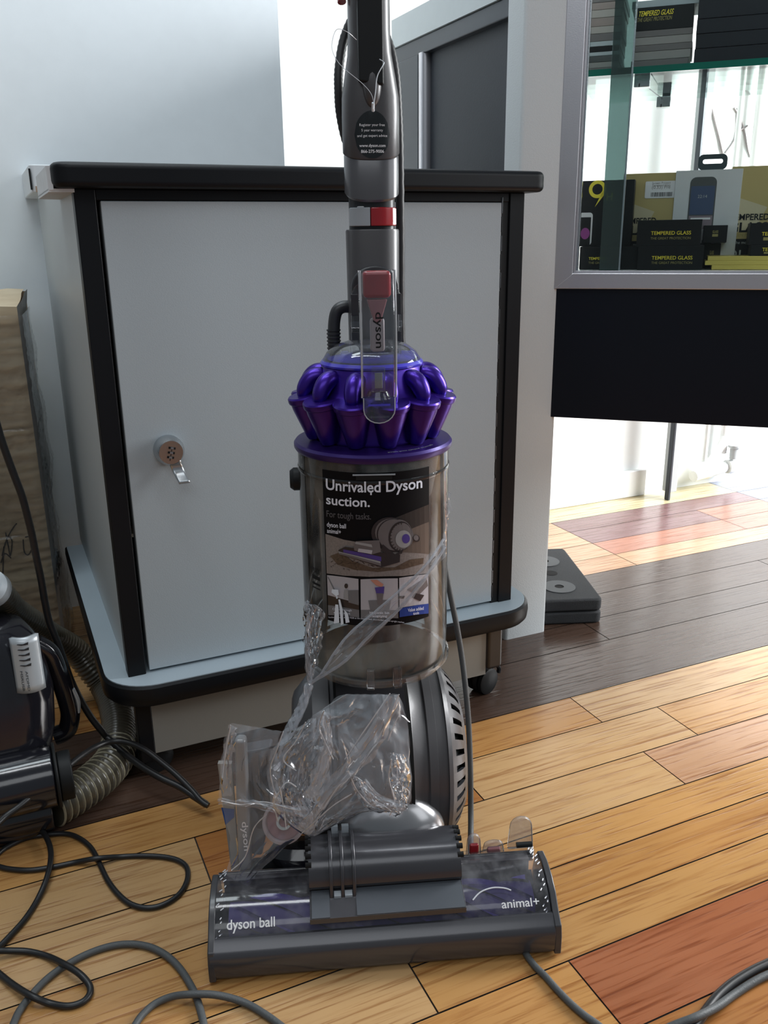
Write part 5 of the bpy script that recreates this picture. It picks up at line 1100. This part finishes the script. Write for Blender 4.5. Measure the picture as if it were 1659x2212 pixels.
def tools():
    m_tool = mat('pale_grey_tool_plastic', (.24, .245, .25), .3, metal=.2); m_card = mat('grey_card_edge', (.30, .29, .27), .6)
    # crevice tool
    base = Vector(hz(515, 1888, .068)); e = thing('crevice_tool', 'pale grey crevice tool lettered dyson, standing in the left pouch of the plastic bag', 'vacuum tool', base)
    def P(x, y, Y=.765): return atY(x, y, Y)-base
    b = MB()
    q = [P(505, 1600), P(530, 1600), P(543, 1880), P(515, 1888)]
    vs = q+[v+Vector((0, .014, 0)) for v in q]; b.add(vs, [(0, 1, 2, 3), (7, 6, 5, 4), (0, 4, 5, 1), (1, 5, 6, 2), (2, 6, 7, 3), (3, 7, 4, 0)], m_tool); b.build('nozzle', e, bevel=.004, bseg=3)
    b = MB(); up = (P(517, 1775)-P(524, 1855)).normalized(); rt = (P(536, 1775)-P(516, 1777)).normalized()
    o0 = P(518, 1775, .7645)
    b.text('dyson', m_wp, lambda x, y: o0+Vector((0, -.001, 0))-up*x+rt*y, width=.036, height=.0085, bold=.012); b.build('lettering', e, recalc=False)
    # folded leaflet with blue corner
    base2 = Vector(hz(500, 1880, .066)); e = thing('leaflet', 'folded leaflet with a blue corner beside the crevice tool in the bag', 'leaflet', base2)
    def Q(x, y, Y=.782): return atY(x, y, Y)-base2
    b = MB(); q = [Q(470, 1650), Q(500, 1650), Q(516, 1880), Q(500, 1882)]; vs = q+[v+Vector((0, .006, 0)) for v in q]; b.add(vs, [(0, 1, 2, 3), (7, 6, 5, 4), (0, 4, 5, 1), (1, 5, 6, 2), (2, 6, 7, 3), (3, 7, 4, 0)], m_card); b.build('folded_paper', e)
    b = MB(); q = [Q(478, 1745, .7815), Q(506, 1748, .7815), Q(506, 1765, .7815), Q(487, 1782, .7815)]; vs = q+[v+Vector((0, .0005, 0)) for v in q]; b.add(vs, [(0, 1, 2, 3), (7, 6, 5, 4)], mat('blue_paper', (.01, .08, .30), .5)); b.build('blue_corner', e)
    # combination tool, dark
    base3 = Vector(hz(565, 1850, .068)); e = thing('combination_tool', 'dark grey combination tool with slots inside the plastic bag', 'vacuum tool', base3)
    def R_(x, y, Y=.79): return atY(x, y, Y)-base3
    b = MB(); q = [R_(512, 1628), R_(585, 1615), R_(590, 1720), R_(566, 1850), R_(540, 1846), R_(520, 1740)]; n = 6; vs = q+[v+Vector((0, .020, 0)) for v in q]
    b.add(vs, [(0, 1, 2, 3, 4, 5), (11, 10, 9, 8, 7, 6)]+[(i, (i+1) % n, n+(i+1) % n, n+i) for i in range(n)], mat('tool_dark', (.045, .047, .055), .3, coat=.2)); b.build('tool_body', e, bevel=.003)
    b = MB()
    for k in range(4):
        x = 524+k*17; b.box(0, .0012, -.0012, 0, -.055, .0, m_void, Matrix.Translation(R_(x, 1640-k*3, .789)))
    b.tube([R_(552, 1625, .788), R_(600, 1610, .788)], .0012, m_void, 6); b.build('slots', e)
    # glossy round nozzle and ring
    base4 = Vector(hz(615, 1835, .07)); e = thing('stair_tool', 'black stair tool with a pink ringed opening inside the plastic bag', 'vacuum tool', base4)
    c = atY(614, 1775, .775)-base4; Mx = Matrix.Translation(c) @ RX(62)
    b = MB(); b.lathe([(.017, -.03), (.0215, -.004), (.0225, .0), (.0225, .006), (.0195, .007), (.0185, .001)], mat('pinkish_grey_plastic', (.33, .28, .29), .25), Mx, 36); b.build('tool_neck', e)
    b = MB(); b.lathe([(.0, .0), (.0185, .0)], mat('dusky_red_plastic', (.28, .15, .16), .35), Mx, 28); b.lathe([(.008, .0003), (.008, .004), (.0055, .004), (.0055, .0003)], m_wp2, Mx, 20); b.build('red_disc', e)
    b = MB(); q0 = atY(608, 1668, .795)-base4; b.lathe([(0, -.020), (.012, -.018), (.020, -.010), (.0225, 0), (.020, .010), (.012, .018), (0, .020)], m_gloss, Matrix.Translation(q0) @ RX(20), 32); b.build('ball_end', e)
    b = MB(); q1 = atY(650, 1840, .785)-base4; b.lathe([(0, -.012), (.026, -.010), (.032, 0), (.026, .010), (0, .012)], m_gloss, Matrix.Translation(q1) @ RX(-18) @ Matrix.Diagonal((1.15, .8, 1, 1)), 32); b.build('tool_base', e)
tools()
